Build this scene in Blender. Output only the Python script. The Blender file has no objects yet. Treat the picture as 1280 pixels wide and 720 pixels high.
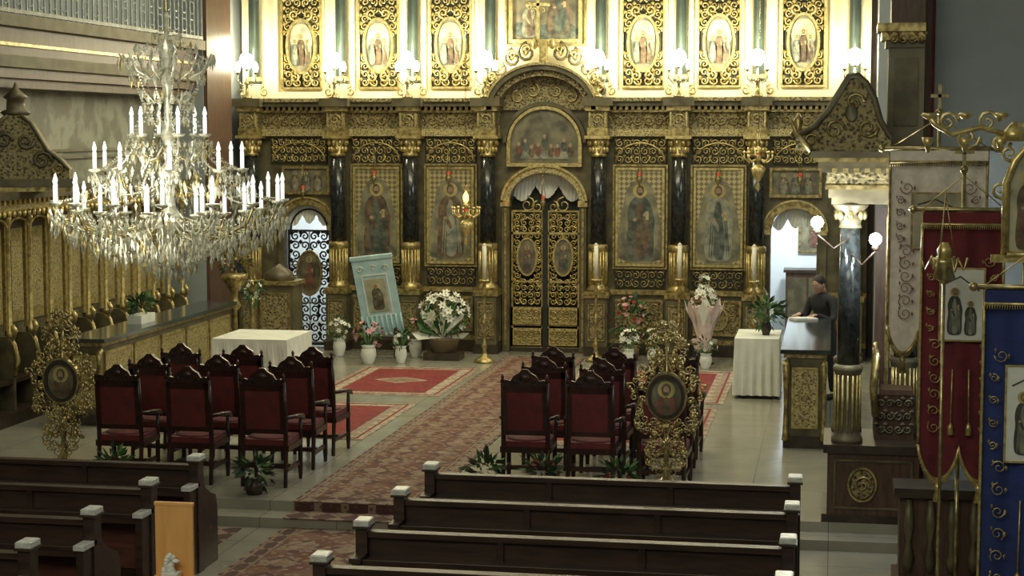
import bpy, math, random
from mathutils import Vector, Matrix
random.seed(11)
pi=math.pi
S=bpy.context.scene
S.view_settings.view_transform='Standard'
COL=S.collection

# ---------------------------------------------------------------- materials
def M(name,col,rough=.5,metal=0.,col2=None,scale=6,kind='noise',lo=.35,hi=.65,bump=0.,bscale=30,emit=0.,ecol=None,trans=0.,stretch=(1,1,1),sheen=0.):
    m=bpy.data.materials.new(name); m.use_nodes=True
    nt=m.node_tree; N=nt.nodes; L=nt.links
    p=N['Principled BSDF']
    p.inputs['Roughness'].default_value=rough; p.inputs['Metallic'].default_value=metal
    p.inputs['Transmission Weight'].default_value=trans
    p.inputs['Sheen Weight'].default_value=sheen
    c1=(*col,1); c2=(*(col2 or [c*.75 for c in col]),1)
    tc=N.new('ShaderNodeTexCoord'); mp=N.new('ShaderNodeMapping'); mp.inputs['Scale'].default_value=stretch
    L.new(tc.outputs['Object'],mp.inputs['Vector'])
    if kind=='noise':
        t=N.new('ShaderNodeTexNoise'); t.inputs['Scale'].default_value=scale; t.inputs['Detail'].default_value=5; out=t.outputs['Fac']
    elif kind=='voronoi':
        t=N.new('ShaderNodeTexVoronoi'); t.inputs['Scale'].default_value=scale; out=t.outputs['Distance']
    elif kind=='wave':
        t=N.new('ShaderNodeTexWave'); t.inputs['Scale'].default_value=scale; t.inputs['Distortion'].default_value=7; t.inputs['Detail'].default_value=3; out=t.outputs['Fac']
    elif kind=='checker':
        t=N.new('ShaderNodeTexChecker'); t.inputs['Scale'].default_value=scale; out=t.outputs['Fac']
        mp.inputs['Rotation'].default_value=(0,pi/4,0)
    L.new(mp.outputs['Vector'],t.inputs['Vector'])
    r=N.new('ShaderNodeValToRGB'); r.color_ramp.elements[0].position=lo; r.color_ramp.elements[1].position=hi
    r.color_ramp.elements[0].color=c2; r.color_ramp.elements[1].color=c1
    L.new(out,r.inputs['Fac']); L.new(r.outputs['Color'],p.inputs['Base Color'])
    if bump:
        n2=N.new('ShaderNodeTexNoise'); n2.inputs['Scale'].default_value=bscale; L.new(mp.outputs['Vector'],n2.inputs['Vector'])
        b=N.new('ShaderNodeBump'); b.inputs['Strength'].default_value=bump; b.inputs['Distance'].default_value=.03
        L.new(n2.outputs['Fac'],b.inputs['Height']); L.new(b.outputs['Normal'],p.inputs['Normal'])
    if emit:
        p.inputs['Emission Color'].default_value=(*(ecol or col),1); p.inputs['Emission Strength'].default_value=emit
    return m

GOLD=M('gilding',(.54,.43,.18),.36,.65,(.18,.14,.05),16)
GOLDB=M('bright_gilding',(.74,.61,.27),.3,.65,(.38,.30,.11),18)
CARV=M('carved_gilt_wood',(.32,.265,.125),.5,.3,(.045,.036,.018),26,'voronoi',.2,.62,bump=.5,bscale=40)
CARVL=M('carved_gilt_light',(.49,.41,.19),.45,.45,(.09,.072,.03),34,'voronoi',.15,.55,bump=.5,bscale=50)
OLIVE=M('olive_wood',(.15,.13,.072),.45,.15,(.07,.058,.032),5)
DARK=M('dark_wood',(.05,.035,.022),.35,0,(.025,.017,.012),8)
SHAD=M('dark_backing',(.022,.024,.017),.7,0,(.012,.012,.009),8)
BLACKM=M('black_marble',(.03,.037,.037),.16,0,(.012,.014,.014),14,lo=.45,hi=.7)
CREAM=M('cream_plaster',(.70,.63,.41),.7,0,(.60,.53,.33),3)
GREYW=M('grey_wall_paint',(.27,.295,.30),.85,0,(.22,.25,.255),1.6)
MARBW=M('veined_marble_wall',(.34,.345,.265),.5,0,(.20,.20,.15),2.5,'wave',.2,.9)
TAN=M('tan_stone',(.22,.20,.135),.7,0,(.15,.135,.09),4)
DIAP=M('diapered_gold',(.50,.43,.22),.4,.4,(.20,.17,.09),17,'checker',.4,.6)
PBG=M('painting_ground',(.21,.19,.12),.45,0,(.07,.065,.045),5)
PBGL=M('painting_light_ground',(.50,.46,.30),.5,0,(.26,.25,.18),5)
PBGM=M('painting_mid_ground',(.28,.26,.16),.45,0,(.115,.11,.075),5)
PHALO=M('painted_halo',(.52,.43,.19),.45,.2,(.38,.31,.13),9)
ROBEG=M('painted_green_robe',(.12,.14,.11),.45,0,(.035,.045,.036),11)
ROBEB=M('painted_brown_robe',(.18,.125,.07),.45,0,(.055,.04,.026),11)
ROBER=M('painted_red_robe',(.22,.09,.055),.5,0,(.10,.045,.035),11)
ROBEW=M('painted_pale_robe',(.31,.31,.23),.5,0,(.13,.14,.11),11)
SKINP=M('painted_skin',(.38,.28,.18),.5,0,(.28,.2,.13),9)
CLOTHW=M('white_linen',(.72,.73,.66),.8,0,(.62,.64,.57),5,bump=.15,bscale=12)
CLOTHB=M('pale_blue_cloth',(.42,.60,.62),.8,0,(.33,.50,.53),7,bump=.15,bscale=12)
RED=M('red_velvet',(.125,.010,.010),.75,0,(.07,.006,.008),9,sheen=.06)
CHW=M('mahogany',(.036,.012,.009),.3,0,(.018,.006,.005),7)
PEW=M('pew_walnut',(.052,.029,.020),.40,0,(.023,.013,.010),3,stretch=(1,8,8))
PEWL=M('pew_reddish_panel',(.13,.048,.032),.4,0,(.07,.026,.018),3,stretch=(1,8,8))
SILV=M('pale_metal_cap',(.72,.74,.72),.35,.2,(.5,.52,.5),20)
PINE=M('varnished_pine',(.78,.42,.15),.4,0,(.66,.33,.10),2,stretch=(8,8,1))
MAROON=M('maroon_velvet',(.15,.013,.022),.8,0,(.09,.008,.015),6,sheen=.1)
NAVY=M('navy_velvet',(.018,.035,.17),.8,0,(.012,.022,.11),6)
BROC=M('cream_brocade',(.78,.72,.64),.7,0,(.64,.58,.50),14,bump=.2,bscale=50)
IVORY=M('candle_wax',(.72,.70,.58),.5,0,(.62,.6,.48),5)
LEAF=M('leaf_green',(.08,.19,.05),.5,0,(.035,.10,.03),9)
LEAFD=M('dark_leaf_green',(.025,.055,.025),.45,0,(.012,.03,.014),9)
PETW=M('white_petals',(.82,.83,.75),.6,0,(.68,.7,.6),9)
PETP=M('pink_petals',(.66,.36,.36),.6,0,(.52,.22,.24),9)
PETR=M('red_petals',(.35,.02,.03),.6,0,(.2,.01,.02),9)
WRAP=M('pink_paper_wrap',(.74,.62,.57),.5,0,(.6,.47,.44),9)
BASK=M('wicker',(.22,.16,.09),.7,0,(.1,.07,.04),60,'wave')
CRYS=M('cut_crystal',(.92,.92,.80),.16,.35,(.52,.50,.37),30,trans=.1)
BRASS=M('brass',(.56,.47,.24),.27,.8,(.28,.23,.10),14)
BULB=M('candle_bulb_white',(.85,.9,.85),.3,0,(.8,.85,.8),5,emit=.8,ecol=(.95,1,.92))
LIT=M('lit_glass_lamp',(1,.97,.8),.3,0,(1,.97,.8),5,emit=42,ecol=(1,.93,.70))
LITW=M('lit_white_bulb',(.95,.98,1),.3,0,(.95,.98,1),5,emit=140,ecol=(.93,.98,1))
REDGL=M('red_glass',(.45,.03,.02),.2,0,(.3,.02,.01),5,emit=.25,ecol=(1,.1,.05))
FLAME=M('candle_flame',(1,.4,.1),.5,0,(1,.4,.1),5,emit=8,ecol=(1,.34,.08))
IRONW=M('pale_iron',(.30,.34,.35),.4,.3,(.2,.24,.25),8)
IRON=M('grey_iron',(.23,.25,.23),.5,.5,(.14,.15,.14),8)
IROND=M('dark_iron',(.04,.04,.04),.4,.5,(.02,.02,.02),8)
SANC=M('sanctuary_plaster',(.82,.87,.89),.8,0,(.74,.80,.84),3)
GRAN=M('granite_top',(.05,.06,.06),.15,0,(.025,.03,.03),40)
INK=M('dark_ink_print',(.07,.07,.07),.6,0,(.04,.04,.04),10)
PAPER=M('paper',(.75,.76,.72),.7,0,(.65,.66,.62),10)
BROWN=M('brown_timber',(.10,.055,.034),.45,0,(.055,.03,.02),5,stretch=(6,6,1))
SUIT=M('dark_jacket_wool',(.025,.024,.028),.8,0,(.015,.015,.018),20)
SKIN=M('skin',(.50,.31,.22),.5,0,(.43,.26,.18),12)
HAIR=M('dark_hair',(.03,.022,.018),.6,0,(.015,.012,.01),40)
DGC=M('dark_green_column',(.035,.05,.04),.25)

def carpet_mat(name,a,b,c,s):
    m=bpy.data.materials.new(name); m.use_nodes=True; nt=m.node_tree;N=nt.nodes;L=nt.links
    p=N['Principled BSDF']; p.inputs['Roughness'].default_value=.9
    tc=N.new('ShaderNodeTexCoord')
    mp=N.new('ShaderNodeMapping'); mp.inputs['Rotation'].default_value=(0,0,pi/4); L.new(tc.outputs['Object'],mp.inputs['Vector'])
    ch=N.new('ShaderNodeTexChecker'); ch.inputs['Scale'].default_value=s; ch.inputs['Color1'].default_value=(*a,1); ch.inputs['Color2'].default_value=(*b,1)
    L.new(mp.outputs['Vector'],ch.inputs['Vector'])
    v=N.new('ShaderNodeTexVoronoi'); v.inputs['Scale'].default_value=s*3.2; v.inputs['Randomness'].default_value=.6; L.new(mp.outputs['Vector'],v.inputs['Vector'])
    r=N.new('ShaderNodeValToRGB'); r.color_ramp.elements[0].position=.25; r.color_ramp.elements[1].position=.4
    r.color_ramp.elements[0].color=(1,1,1,1); r.color_ramp.elements[1].color=(0,0,0,1)
    L.new(v.outputs['Distance'],r.inputs['Fac'])
    mx=N.new('ShaderNodeMixRGB'); mx.inputs['Color2'].default_value=(*c,1)
    L.new(r.outputs['Color'],mx.inputs['Fac']); L.new(ch.outputs['Color'],mx.inputs['Color1']); L.new(mx.outputs['Color'],p.inputs['Base Color'])
    return m
CARP=carpet_mat('persian_runner_field',(.12,.042,.028),(.15,.072,.045),(.23,.165,.105),3.1)
CARPB=carpet_mat('persian_border',(.07,.03,.024),(.22,.16,.115),(.10,.05,.035),5)
CRED=carpet_mat('red_rug_field',(.19,.016,.015),(.16,.014,.014),(.21,.04,.03),3)
CCR=carpet_mat('cream_rug_border',(.36,.31,.23),(.26,.20,.145),(.19,.095,.065),4)
CMED=M('rug_medallion_wool',(.27,.195,.13),.9,0,(.15,.075,.05),9)

def floor_mat():
    m=bpy.data.materials.new('polished_stone_tiles'); m.use_nodes=True; nt=m.node_tree;N=nt.nodes;L=nt.links
    p=N['Principled BSDF']; p.inputs['Roughness'].default_value=.18
    tc=N.new('ShaderNodeTexCoord'); br=N.new('ShaderNodeTexBrick'); br.offset=0
    br.inputs['Scale'].default_value=1; br.inputs['Brick Width'].default_value=.8; br.inputs['Row Height'].default_value=.8; br.inputs['Mortar Size'].default_value=.005
    br.inputs['Color1'].default_value=(.38,.365,.295,1); br.inputs['Color2'].default_value=(.35,.34,.275,1); br.inputs['Mortar'].default_value=(.2,.195,.16,1)
    L.new(tc.outputs['Object'],br.inputs['Vector'])
    n=N.new('ShaderNodeTexNoise'); n.inputs['Scale'].default_value=2.2; n.inputs['Detail'].default_value=6; L.new(tc.outputs['Object'],n.inputs['Vector'])
    mx=N.new('ShaderNodeMixRGB'); mx.blend_type='MULTIPLY'; mx.inputs['Fac'].default_value=.45
    L.new(br.outputs['Color'],mx.inputs['Color1']); L.new(n.outputs['Fac'],mx.inputs['Color2']); L.new(mx.outputs['Color'],p.inputs['Base Color'])
    return m
FLOOR=floor_mat()

# ---------------------------------------------------------------- mesh builder
def chaikin(P,it=2):
    for _ in range(it):
        Q=[];n=len(P)
        for i in range(n):
            a=P[i];b=P[(i+1)%n]
            Q.append((a[0]*.75+b[0]*.25,a[1]*.75+b[1]*.25));Q.append((a[0]*.25+b[0]*.75,a[1]*.25+b[1]*.75))
        P=Q
    return P
class B:
    def __init__(s,name,T=None):
        s.name=name;s.v=[];s.f=[];s.fm=[];s.sm=[];s.mats=[];s.T=T or Matrix.Identity(4)
    def add(s,vs,fs,mat,smooth=False):
        if mat not in s.mats: s.mats.append(mat)
        k=s.mats.index(mat); o=len(s.v)
        T=s.T
        s.v.extend([tuple(T@Vector(v)) for v in vs])
        for f in fs: s.f.append([i+o for i in f]); s.fm.append(k); s.sm.append(smooth)
    def box(s,x0,x1,y0,y1,z0,z1,mat):
        s.add([(x0,y0,z0),(x1,y0,z0),(x1,y1,z0),(x0,y1,z0),(x0,y0,z1),(x1,y0,z1),(x1,y1,z1),(x0,y1,z1)],
              [(0,3,2,1),(4,5,6,7),(0,1,5,4),(1,2,6,5),(2,3,7,6),(3,0,4,7)],mat)
    def lathe(s,prof,c,mat,n=14,sm=True,sx=1,sy=1):
        vs=[];fs=[]
        for r,z in prof:
            for i in range(n):
                a=2*pi*i/n; vs.append((c[0]+r*sx*math.cos(a),c[1]+r*sy*math.sin(a),c[2]+z))
        for j in range(len(prof)-1):
            for i in range(n):
                k=(i+1)%n; fs.append((j*n+i,j*n+k,(j+1)*n+k,(j+1)*n+i))
        fs.append(tuple(range(n))[::-1]); fs.append(tuple((len(prof)-1)*n+i for i in range(n)))
        s.add(vs,fs,mat,sm)
    def cyl(s,c,r,h,mat,n=12): s.lathe([(r,0),(r,h)],c,mat,n)
    def ball(s,c,r,mat,nu=8,nv=6):
        if not hasattr(r,'__len__'): r=(r,r,r)
        vs=[(c[0],c[1],c[2]-r[2])]
        for j in range(1,nv):
            t=-pi/2+pi*j/nv
            for i in range(nu):
                a=2*pi*i/nu; vs.append((c[0]+r[0]*math.cos(t)*math.cos(a),c[1]+r[1]*math.cos(t)*math.sin(a),c[2]+r[2]*math.sin(t)))
        vs.append((c[0],c[1],c[2]+r[2])); fs=[]
        for i in range(nu): fs.append((0,1+(i+1)%nu,1+i))
        for j in range(nv-2):
            for i in range(nu):
                a=1+j*nu;fs.append((a+i,a+(i+1)%nu,a+nu+(i+1)%nu,a+nu+i))
        e=len(vs)-1;a=1+(nv-2)*nu
        for i in range(nu): fs.append((a+i,a+(i+1)%nu,e))
        s.add(vs,fs,mat,True)
    def octa(s,c,r,h,mat):
        x,y,z=c
        s.add([(x+r,y,z),(x,y+r,z),(x-r,y,z),(x,y-r,z),(x,y,z+h*.4),(x,y,z-h*.6)],[(0,1,4),(1,2,4),(2,3,4),(3,0,4),(1,0,5),(2,1,5),(3,2,5),(0,3,5)],mat)
    def tube(s,pts,r,mat,n=5,sm=True):
        pts=[Vector(p) for p in pts]; vs=[];fs=[];N=len(pts)
        for i,p in enumerate(pts):
            t=(pts[min(i+1,N-1)]-pts[max(i-1,0)])
            if t.length<1e-9: t=Vector((0,0,1))
            t.normalize()
            ref=Vector((0,1,0)) if abs(t.y)<.9 else Vector((1,0,0))
            a=t.cross(ref).normalized(); b=t.cross(a)
            rr=r[i] if hasattr(r,'__len__') else r
            for k in range(n):
                an=2*pi*k/n; vs.append(tuple(p+a*(rr*math.cos(an))+b*(rr*math.sin(an))))
        for j in range(N-1):
            for k in range(n):
                q=(k+1)%n; fs.append((j*n+k,j*n+q,(j+1)*n+q,(j+1)*n+k))
        fs.append(tuple(range(n))[::-1]); fs.append(tuple((N-1)*n+k for k in range(n)))
        s.add(vs,fs,mat,sm)
    def prism(s,P,y0,y1,mat):
        n=len(P)
        vs=[(x,y0,z) for x,z in P]+[(x,y1,z) for x,z in P]
        fs=[tuple(range(n)),tuple(range(2*n-1,n-1,-1))]+[(i,i+n,(i+1)%n+n,(i+1)%n) for i in range(n)]
        s.add(vs,fs,mat)
    def ell(s,cx,cz,rx,rz,y0,y1,mat,n=20):
        s.prism([(cx+rx*math.cos(2*pi*i/n),cz+rz*math.sin(2*pi*i/n)) for i in range(n)],y0,y1,mat)
    def ring(s,cx,cz,rx,rz,w,y0,y1,mat,a0=0,a1=2*pi,n=22):
        vs=[];fs=[]
        for i in range(n+1):
            a=a0+(a1-a0)*i/n;c,d=math.cos(a),math.sin(a)
            for (ax,az) in ((rx,rz),(rx+w,rz+w)):
                for y in (y0,y1): vs.append((cx+ax*c,y,cz+az*d))
        for i in range(n):
            o=i*4;p=o+4
            fs+=[(o,p,p+2,o+2),(o+1,o+3,p+3,p+1),(o+2,p+2,p+3,o+3),(o,o+1,p+1,p)]
        s.add(vs,fs,mat,False)
    def spandrel(s,cx,hw,zs,rise,ztop,y0,y1,mat,n=16):
        for i in range(n):
            xa=-hw+2*hw*i/n;xb=-hw+2*hw*(i+1)/n
            za=zs+rise*math.sqrt(max(0,1-(xa/hw)**2));zb=zs+rise*math.sqrt(max(0,1-(xb/hw)**2))
            s.prism([(cx+xa,za),(cx+xb,zb),(cx+xb,ztop),(cx+xa,ztop)],y0,y1,mat)
    def valance(s,cx,hw,zs,rise,y,drop,lobes,mat,n=42):
        """gathered curtain: hangs from the arch intrados, scalloped hem, pleated in depth"""
        vs=[];fs=[];rows=6
        for i in range(n+1):
            x=-hw+2*hw*i/n;zt=zs+rise*math.sqrt(max(0,1-(x/hw)**2))+.02
            zb=min(zt-.02,zs+rise*.55-drop*abs(math.sin(pi*lobes*(x+hw)/(2*hw)))-.35*drop*(abs(x)/hw)**3*2)
            for j in range(rows+1):
                t=j/rows;vs.append((cx+x,y+.03*t*math.sin(i*1.9+t*3),zt+(zb-zt)*t))
        for i in range(n):
            for j in range(rows):
                a=i*(rows+1)+j;fs.append((a,a+1,a+rows+2,a+rows+1))
        s.add(vs,fs,mat,True)
    def frame(s,x0,x1,z0,z1,w,y0,y1,mat):
        s.box(x0-w,x0,y0,y1,z0-w,z1+w,mat);s.box(x1,x1+w,y0,y1,z0-w,z1+w,mat)
        s.box(x0,x1,y0,y1,z0-w,z0,mat);s.box(x0,x1,y0,y1,z1,z1+w,mat)
    def scroll(s,cx,cz,y,R,a0,d,mat,tr,turns=1.35,n=13):
        P=[];Rr=[]
        for i in range(n):
            t=i/(n-1);r=R*(1-.82*t);a=a0+d*2*pi*turns*t
            P.append((cx+r*math.cos(a),y,cz+r*math.sin(a)));Rr.append(tr*(1-.35*t))
        s.tube(P,Rr,mat,4)
    def filigree(s,x0,x1,z0,z1,y,cell,mat,tr,excl=None):
        cx=(x0+x1)/2
        nx=max(1,round((x1-x0)/2/cell)); nz=max(1,round((z1-z0)/cell))
        dx=(x1-x0)/2/nx; dz=(z1-z0)/nz
        for j in range(nz):
            for i in range(nx):
                ox=(i+.5)*dx; z=z0+(j+.5)*dz
                if excl and excl(ox,z): continue
                R=.5*min(dx,dz)*1.02; a=(j*1.7+i*2.3)
                d=1 if (i+j)%2 else -1
                for sg in (1,-1):
                    s.scroll(cx+sg*ox,z,y,R,a if sg>0 else pi-a,d*sg,mat,tr)
                    s.octa((cx+sg*(ox+dx*.45),y,z+dz*.42),tr*2.2,tr*5,mat)
    def out(s,bevel=0):
        me=bpy.data.meshes.new(s.name); me.from_pydata(s.v,[],s.f)
        for m in s.mats: me.materials.append(m)
        me.polygons.foreach_set('material_index',s.fm); me.polygons.foreach_set('use_smooth',s.sm)
        me.update(); o=bpy.data.objects.new(s.name,me); COL.objects.link(o)
        if bevel:
            b=o.modifiers.new('bevel','BEVEL');b.width=bevel;b.segments=2;b.limit_method='ANGLE'
        return o
def place(o,loc,rz=0):
    o.location=loc;o.rotation_euler=(0,0,rz);return o
def dup(o,loc,rz=0):
    d=bpy.data.objects.new(o.name,o.data);COL.objects.link(d);
    for m in o.modifiers:
        q=d.modifiers.new(m.name,m.type)
        if m.type=='BEVEL': q.width=m.width;q.segments=m.segments;q.limit_method=m.limit_method
    return place(d,loc,rz)

def saint(b,cx,z0,z1,y,w,robe,robe2,bust=False):
    """flat painted saint, stacked thin paint layers on the front of a panel"""
    h=z1-z0
    Q=lambda L:chaikin([(cx+w*a,z0+h*c) for a,c in L],2)
    if bust:
        b.prism(Q([(-.42,0),(.42,0),(.38,.3),(.26,.42),(.1,.5),(-.1,.5),(-.26,.42),(-.38,.3)]),y-.006,y,robe)
        b.prism(Q([(-.12,0),(.14,0),(.09,.42),(-.08,.42)]),y-.009,y-.006,robe2)
        hz=z0+h*.62;r=h*.12
    else:
        b.prism(Q([(-.26,.02),(.28,.02),(.33,.15),(.31,.35),(.35,.5),(.27,.62),(.23,.72),(.07,.78),(-.07,.78),(-.23,.72),(-.31,.58),(-.26,.45),(-.31,.3),(-.32,.15)]),y-.006,y,robe)
        b.prism(Q([(-.12,.04),(.14,.04),(.17,.25),(.10,.5),(.05,.72),(-.04,.72),(-.12,.55),(-.08,.3)]),y-.009,y-.006,robe2)
        for a in (-.22,-.16,.2,.25): b.prism(Q([(a,.06),(a+.02,.06),(a*.8+.03,.4),(a*.7,.62),(a*.75-.01,.4)]),y-.008,y-.006,robe2)
        b.prism(Q([(-.24,.60),(-.08,.42),(.0,.36),(.05,.4),(-.06,.5),(-.18,.68)]),y-.011,y-.009,robe)
        b.ell(cx+w*.12,z0+h*.56,w*.05,h*.022,y-.013,y-.009,SKINP,10)
        b.ell(cx-w*.12,z0+h*.50,w*.05,h*.02,y-.013,y-.009,SKINP,10)
        b.prism([(cx+w*.13,z0+h*.5),(cx+w*.2,z0+h*.5),(cx+w*.2,z0+h*.6),(cx+w*.13,z0+h*.6)],y-.012,y-.009,PHALO)
        hz=z0+h*.84;r=h*.045
    b.ell(cx,hz,r*1.9,r*1.9,y-.009,y-.002,PHALO,20)
    b.ell(cx,hz+r*.1,r*1.0,r*1.3,y-.013,y-.009,ROBEB,14)
    b.ell(cx,hz-r*.0,r*.68,r*.9,y-.016,y-.013,SKINP,14)
    b.ell(cx,hz-r*.85,r*.5,r*.45,y-.017,y-.015,ROBEB,10)

# ---------------------------------------------------------------- room shell
def simple(name,x0,x1,y0,y1,z0,z1,mat):
    b=B(name);b.box(x0,x1,y0,y1,z0,z1,mat);return b.out()
simple('floor',-11.2,2.6,-2,34,-.45,-.2,FLOOR)
b=B('chancel_platform_floor');b.box(-10.9,2.2,16.95,33.5,-.2,0,FLOOR);b.box(-10.9,2.2,16.6,16.95,-.2,-.1,FLOOR);b.out()
b=B('wall_left');b.box(-11.2,-10.9,-2,34,-.2,4.4,MARBW);b.box(-11.2,-10.9,-2,34,4.4,9.2,GREYW);b.out()
b=B('trim_1')
for z in (3.35,3.45): b.box(-10.9,-10.86,10,27.4,z,z+.04,TAN)
b.out()
simple('wall_right',2.2,2.5,-2,34,-.2,9.2,GREYW)
simple('wall_back',-11.2,2.5,33.5,33.8,-.2,9.2,SANC)
simple('ceiling',-11.2,2.5,-2,34,9.2,9.4,CREAM)
b=B('pier_left');b.box(-10.88,-10.14,27.5,28.7,0,9.19,GREYW);b.box(-10.14,-10.08,27.53,28.7,.4,9.19,BROWN);b.box(-10.88,-10.27,28.7,29.9,0,9.19,GREYW);b.box(-10.88,-10.06,27.42,28.7,0,.4,TAN);b.out()
b=B('pier_right');b.box(.66,2.18,28.6,29.9,0,9.19,GREYW);b.out()
simple('leak_strip_left',-10.24,-10.05,29.77,29.9,0,9.19,BROWN);simple('leak_strip_right',.4,.66,29.77,29.9,0,9.19,BROWN)  # strips added behind the iconostasis ends to stop sanctuary light leaking through
b=B('transept_pier');b.box(.93,2.18,18,19,0,9.19,GREYW);b.box(.93,2.18,17.93,18,0,.5,GREYW)
b.box(.86,.93,17.98,19.0,0,9.19,BROWN);b.box(.93,.96,17.96,18,0,9.19,RED);b.out()
simple('spill_block_north',-7.6,-7.5,29.8,33.5,0,5,SANC);simple('spill_block_south',-2.1,-2.0,29.8,33.5,0,5,SANC);simple('spill_block_center',-7.5,-2.1,30.6,30.7,0,5,DARK)  # unseen walls added so side-room light doesn't spill behind the royal doors
b=B('vestment_cabinet');b.box(-.4,.4,-.25,.25,0,1.15,BROWN);b.box(-.44,.44,-.29,.29,1.15,1.2,DARK);b.box(-.36,-.02,-.27,-.25,.1,1.05,OLIVE);b.box(.02,.36,-.27,-.25,.1,1.05,OLIVE);place(b.out(),(-.45,33.0,0))
b=B('framed_icon');b.box(-.25,.25,-.02,.0,0,.7,PBGM);b.frame(-.25,.25,0,.7,.04,-.04,.0,GOLD);saint(b,0,.05,.65,-.02,.35,ROBEB,ROBER);place(b.out(),(-.35,33.48,1.5))

# balcony along the left wall
b=B('gallery_balcony')
b.box(-10.88,-10.25,8,27.4,4.42,4.55,BROWN);b.box(-10.88,-10.15,8,27.4,4.55,4.7,TAN);b.box(-10.88,-10.25,8,27.4,4.7,5.05,BROWN)
b.box(-10.88,-10.05,8,27.4,5.05,5.2,TAN);b.box(-10.88,-10.35,8,27.4,4.3,4.42,BROWN);b.box(-10.25,-10.2,8,27.4,4.82,4.86,GOLD)
b.box(-10.15,-10.09,8,27.4,6.05,6.12,IRON);b.box(-10.15,-10.09,8,27.4,5.22,5.27,IRON);b.box(-10.14,-10.10,8,27.4,5.86,5.89,IRON)
y=16
while y<27.4:
    b.box(-10.13,-10.11,y,y+.022,5.2,6.08,IRONW)
    y+=.17
k=0
while 16+k*.34<27.2:
    yy=16+k*.34
    for zz in (5.42,5.7,5.97):
        P=[(-10.12,yy+.10*math.cos(a*pi/5)+.1,zz+.10*math.sin(a*pi/5)) for a in range(11)]
        b.tube(P,.012,IRONW,4)
    k+=1
b.out()

# ---------------------------------------------------------------- iconostasis
T=Matrix.Translation((-4.8,29.4,0))
b=B('iconostasis',T)
for x0,x1 in [(-5.35,-4.58),(-3.78,-.62),(.62,3.78),(4.58,5.35)]: b.box(x0,x1,0,.3,0,4.2,OLIVE)
for cx in (-4.18,4.18):
    b.spandrel(cx,.40,2.1,.38,4.2,0,.3,OLIVE)
    b.ring(cx,2.1,.40,.38,.11,-.07,0,GOLD,0,pi,18);b.ring(cx,2.1,.51,.49,.03,-.1,0,GOLDB,0,pi,18)
    for sg in (-1,1):
        b.box(cx+sg*.455-.055,cx+sg*.455+.055,-.07,0,0,2.1,OLIVE)
        b.box(cx+sg*.455-.07,cx+sg*.455+.07,-.09,0,2.04,2.12,GOLDB)
    b.box(cx-.42,cx+.42,-.04,0,2.66,3.14,PBG); b.frame(cx-.38,cx+.38,2.70,3.10,.045,-.08,-.03,GOLD)
    for q in (-.2,0,.2): saint(b,cx+q,2.7,3.08,-.04,.26,ROBEB if q else ROBEG,ROBEW)
    b.valance(cx,.38,2.1,.36,.12,.16,3,CLOTHW)
b.spandrel(0,.62,2.55,.5,4.2,0,.3,OLIVE)
b.ring(0,2.55,.60,.5,.10,-.12,0,CARVL,0,pi,26);b.ring(0,2.55,.70,.6,.04,-.16,0,GOLDB,0,pi,26)
b.valance(0,.6,2.55,.5,.2,.22,3,CLOTHW,60)
for sg in (-1,1):
    b.box(sg*.66-.06,sg*.66+.06,-.12,0,0,2.55,OLIVE);b.box(sg*.66-.02,sg*.66+.02,-.14,-.1,.1,2.45,GOLD); b.box(sg*.66-.08,sg*.66+.08,-.16,0,2.48,2.58,GOLDB)
# plinth
for x0,x1 in [(-5.35,-4.64),(-3.72,-.74),(.74,3.72),(4.64,5.35)]:
    b.box(x0,x1,-.2,0,0,.2,DARK);b.box(x0,x1,-.16,0,.2,.27,GOLD);b.box(x0,x1,-.12,0,.27,1.02,OLIVE);b.box(x0,x1,-.18,0,1.02,1.1,GOLD)
# main icons
pal=[(-2.92,ROBEB,ROBEG,PBGM),(-1.62,ROBEB,ROBEW,PBGM),(1.62,ROBEG,ROBEB,PBGM),(2.92,ROBEW,ROBEG,PBGM)]
for cx,r1,r2,g in pal:
    b.box(cx-.46,cx+.46,-.05,0,1.45,3.2,OLIVE)
    b.box(cx-.41,cx+.41,-.07,-.04,1.5,3.13,DIAP)
    b.prism(chaikin([(cx-.36,1.54),(cx+.36,1.54),(cx+.37,1.9),(cx+.33,2.3),(cx+.28,2.5),(cx+.24,2.75),(cx+.1,2.95),(cx-.1,2.95),(cx-.24,2.75),(cx-.29,2.45),(cx-.35,2.2),(cx-.37,1.9)],1),-.076,-.07,g)
    b.prism(chaikin([(cx-.34,1.56),(cx+.34,1.56),(cx+.34,1.75),(cx+.15,1.85),(cx-.1,1.8),(cx-.34,1.9)],1),-.0775,-.076,PBG)
    b.frame(cx-.37,cx+.37,1.53,3.1,.04,-.11,-.05,GOLDB)
    b.frame(cx-.43,cx+.43,1.47,3.16,.03,-.08,-.02,GOLD)
    saint(b,cx,1.56,2.98,-.0775,.72,r1,r2)
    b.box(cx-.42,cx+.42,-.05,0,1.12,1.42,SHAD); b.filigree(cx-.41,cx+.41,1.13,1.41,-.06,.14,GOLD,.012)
    b.box(cx-.40,cx+.40,-.15,-.12,.34,.94,CARV); b.frame(cx-.37,cx+.37,.38,.9,.03,-.17,-.12,GOLD)
    b.ring(cx,.64,.16,.18,.025,-.18,-.14,GOLDB)
    b.filigree(cx-.34,cx+.34,.4,.88,-.16,.16,GOLD,.011,lambda ox,z:ox<.1)
for cx in (-4.3,-2.92,-1.62,1.62,2.92,4.3):
    w=.44 if abs(cx)<4 else .5
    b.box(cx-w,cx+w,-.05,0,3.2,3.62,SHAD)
    b.filigree(cx-w+.02,cx+w-.02,3.21,3.61,-.06,.13,GOLDB,.014)
    b.tube([(cx+w*.95*math.cos(a*pi/12),-.07,3.22+.33*math.sin(a*pi/12)) for a in range(13)],.016,GOLDB,5)
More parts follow.
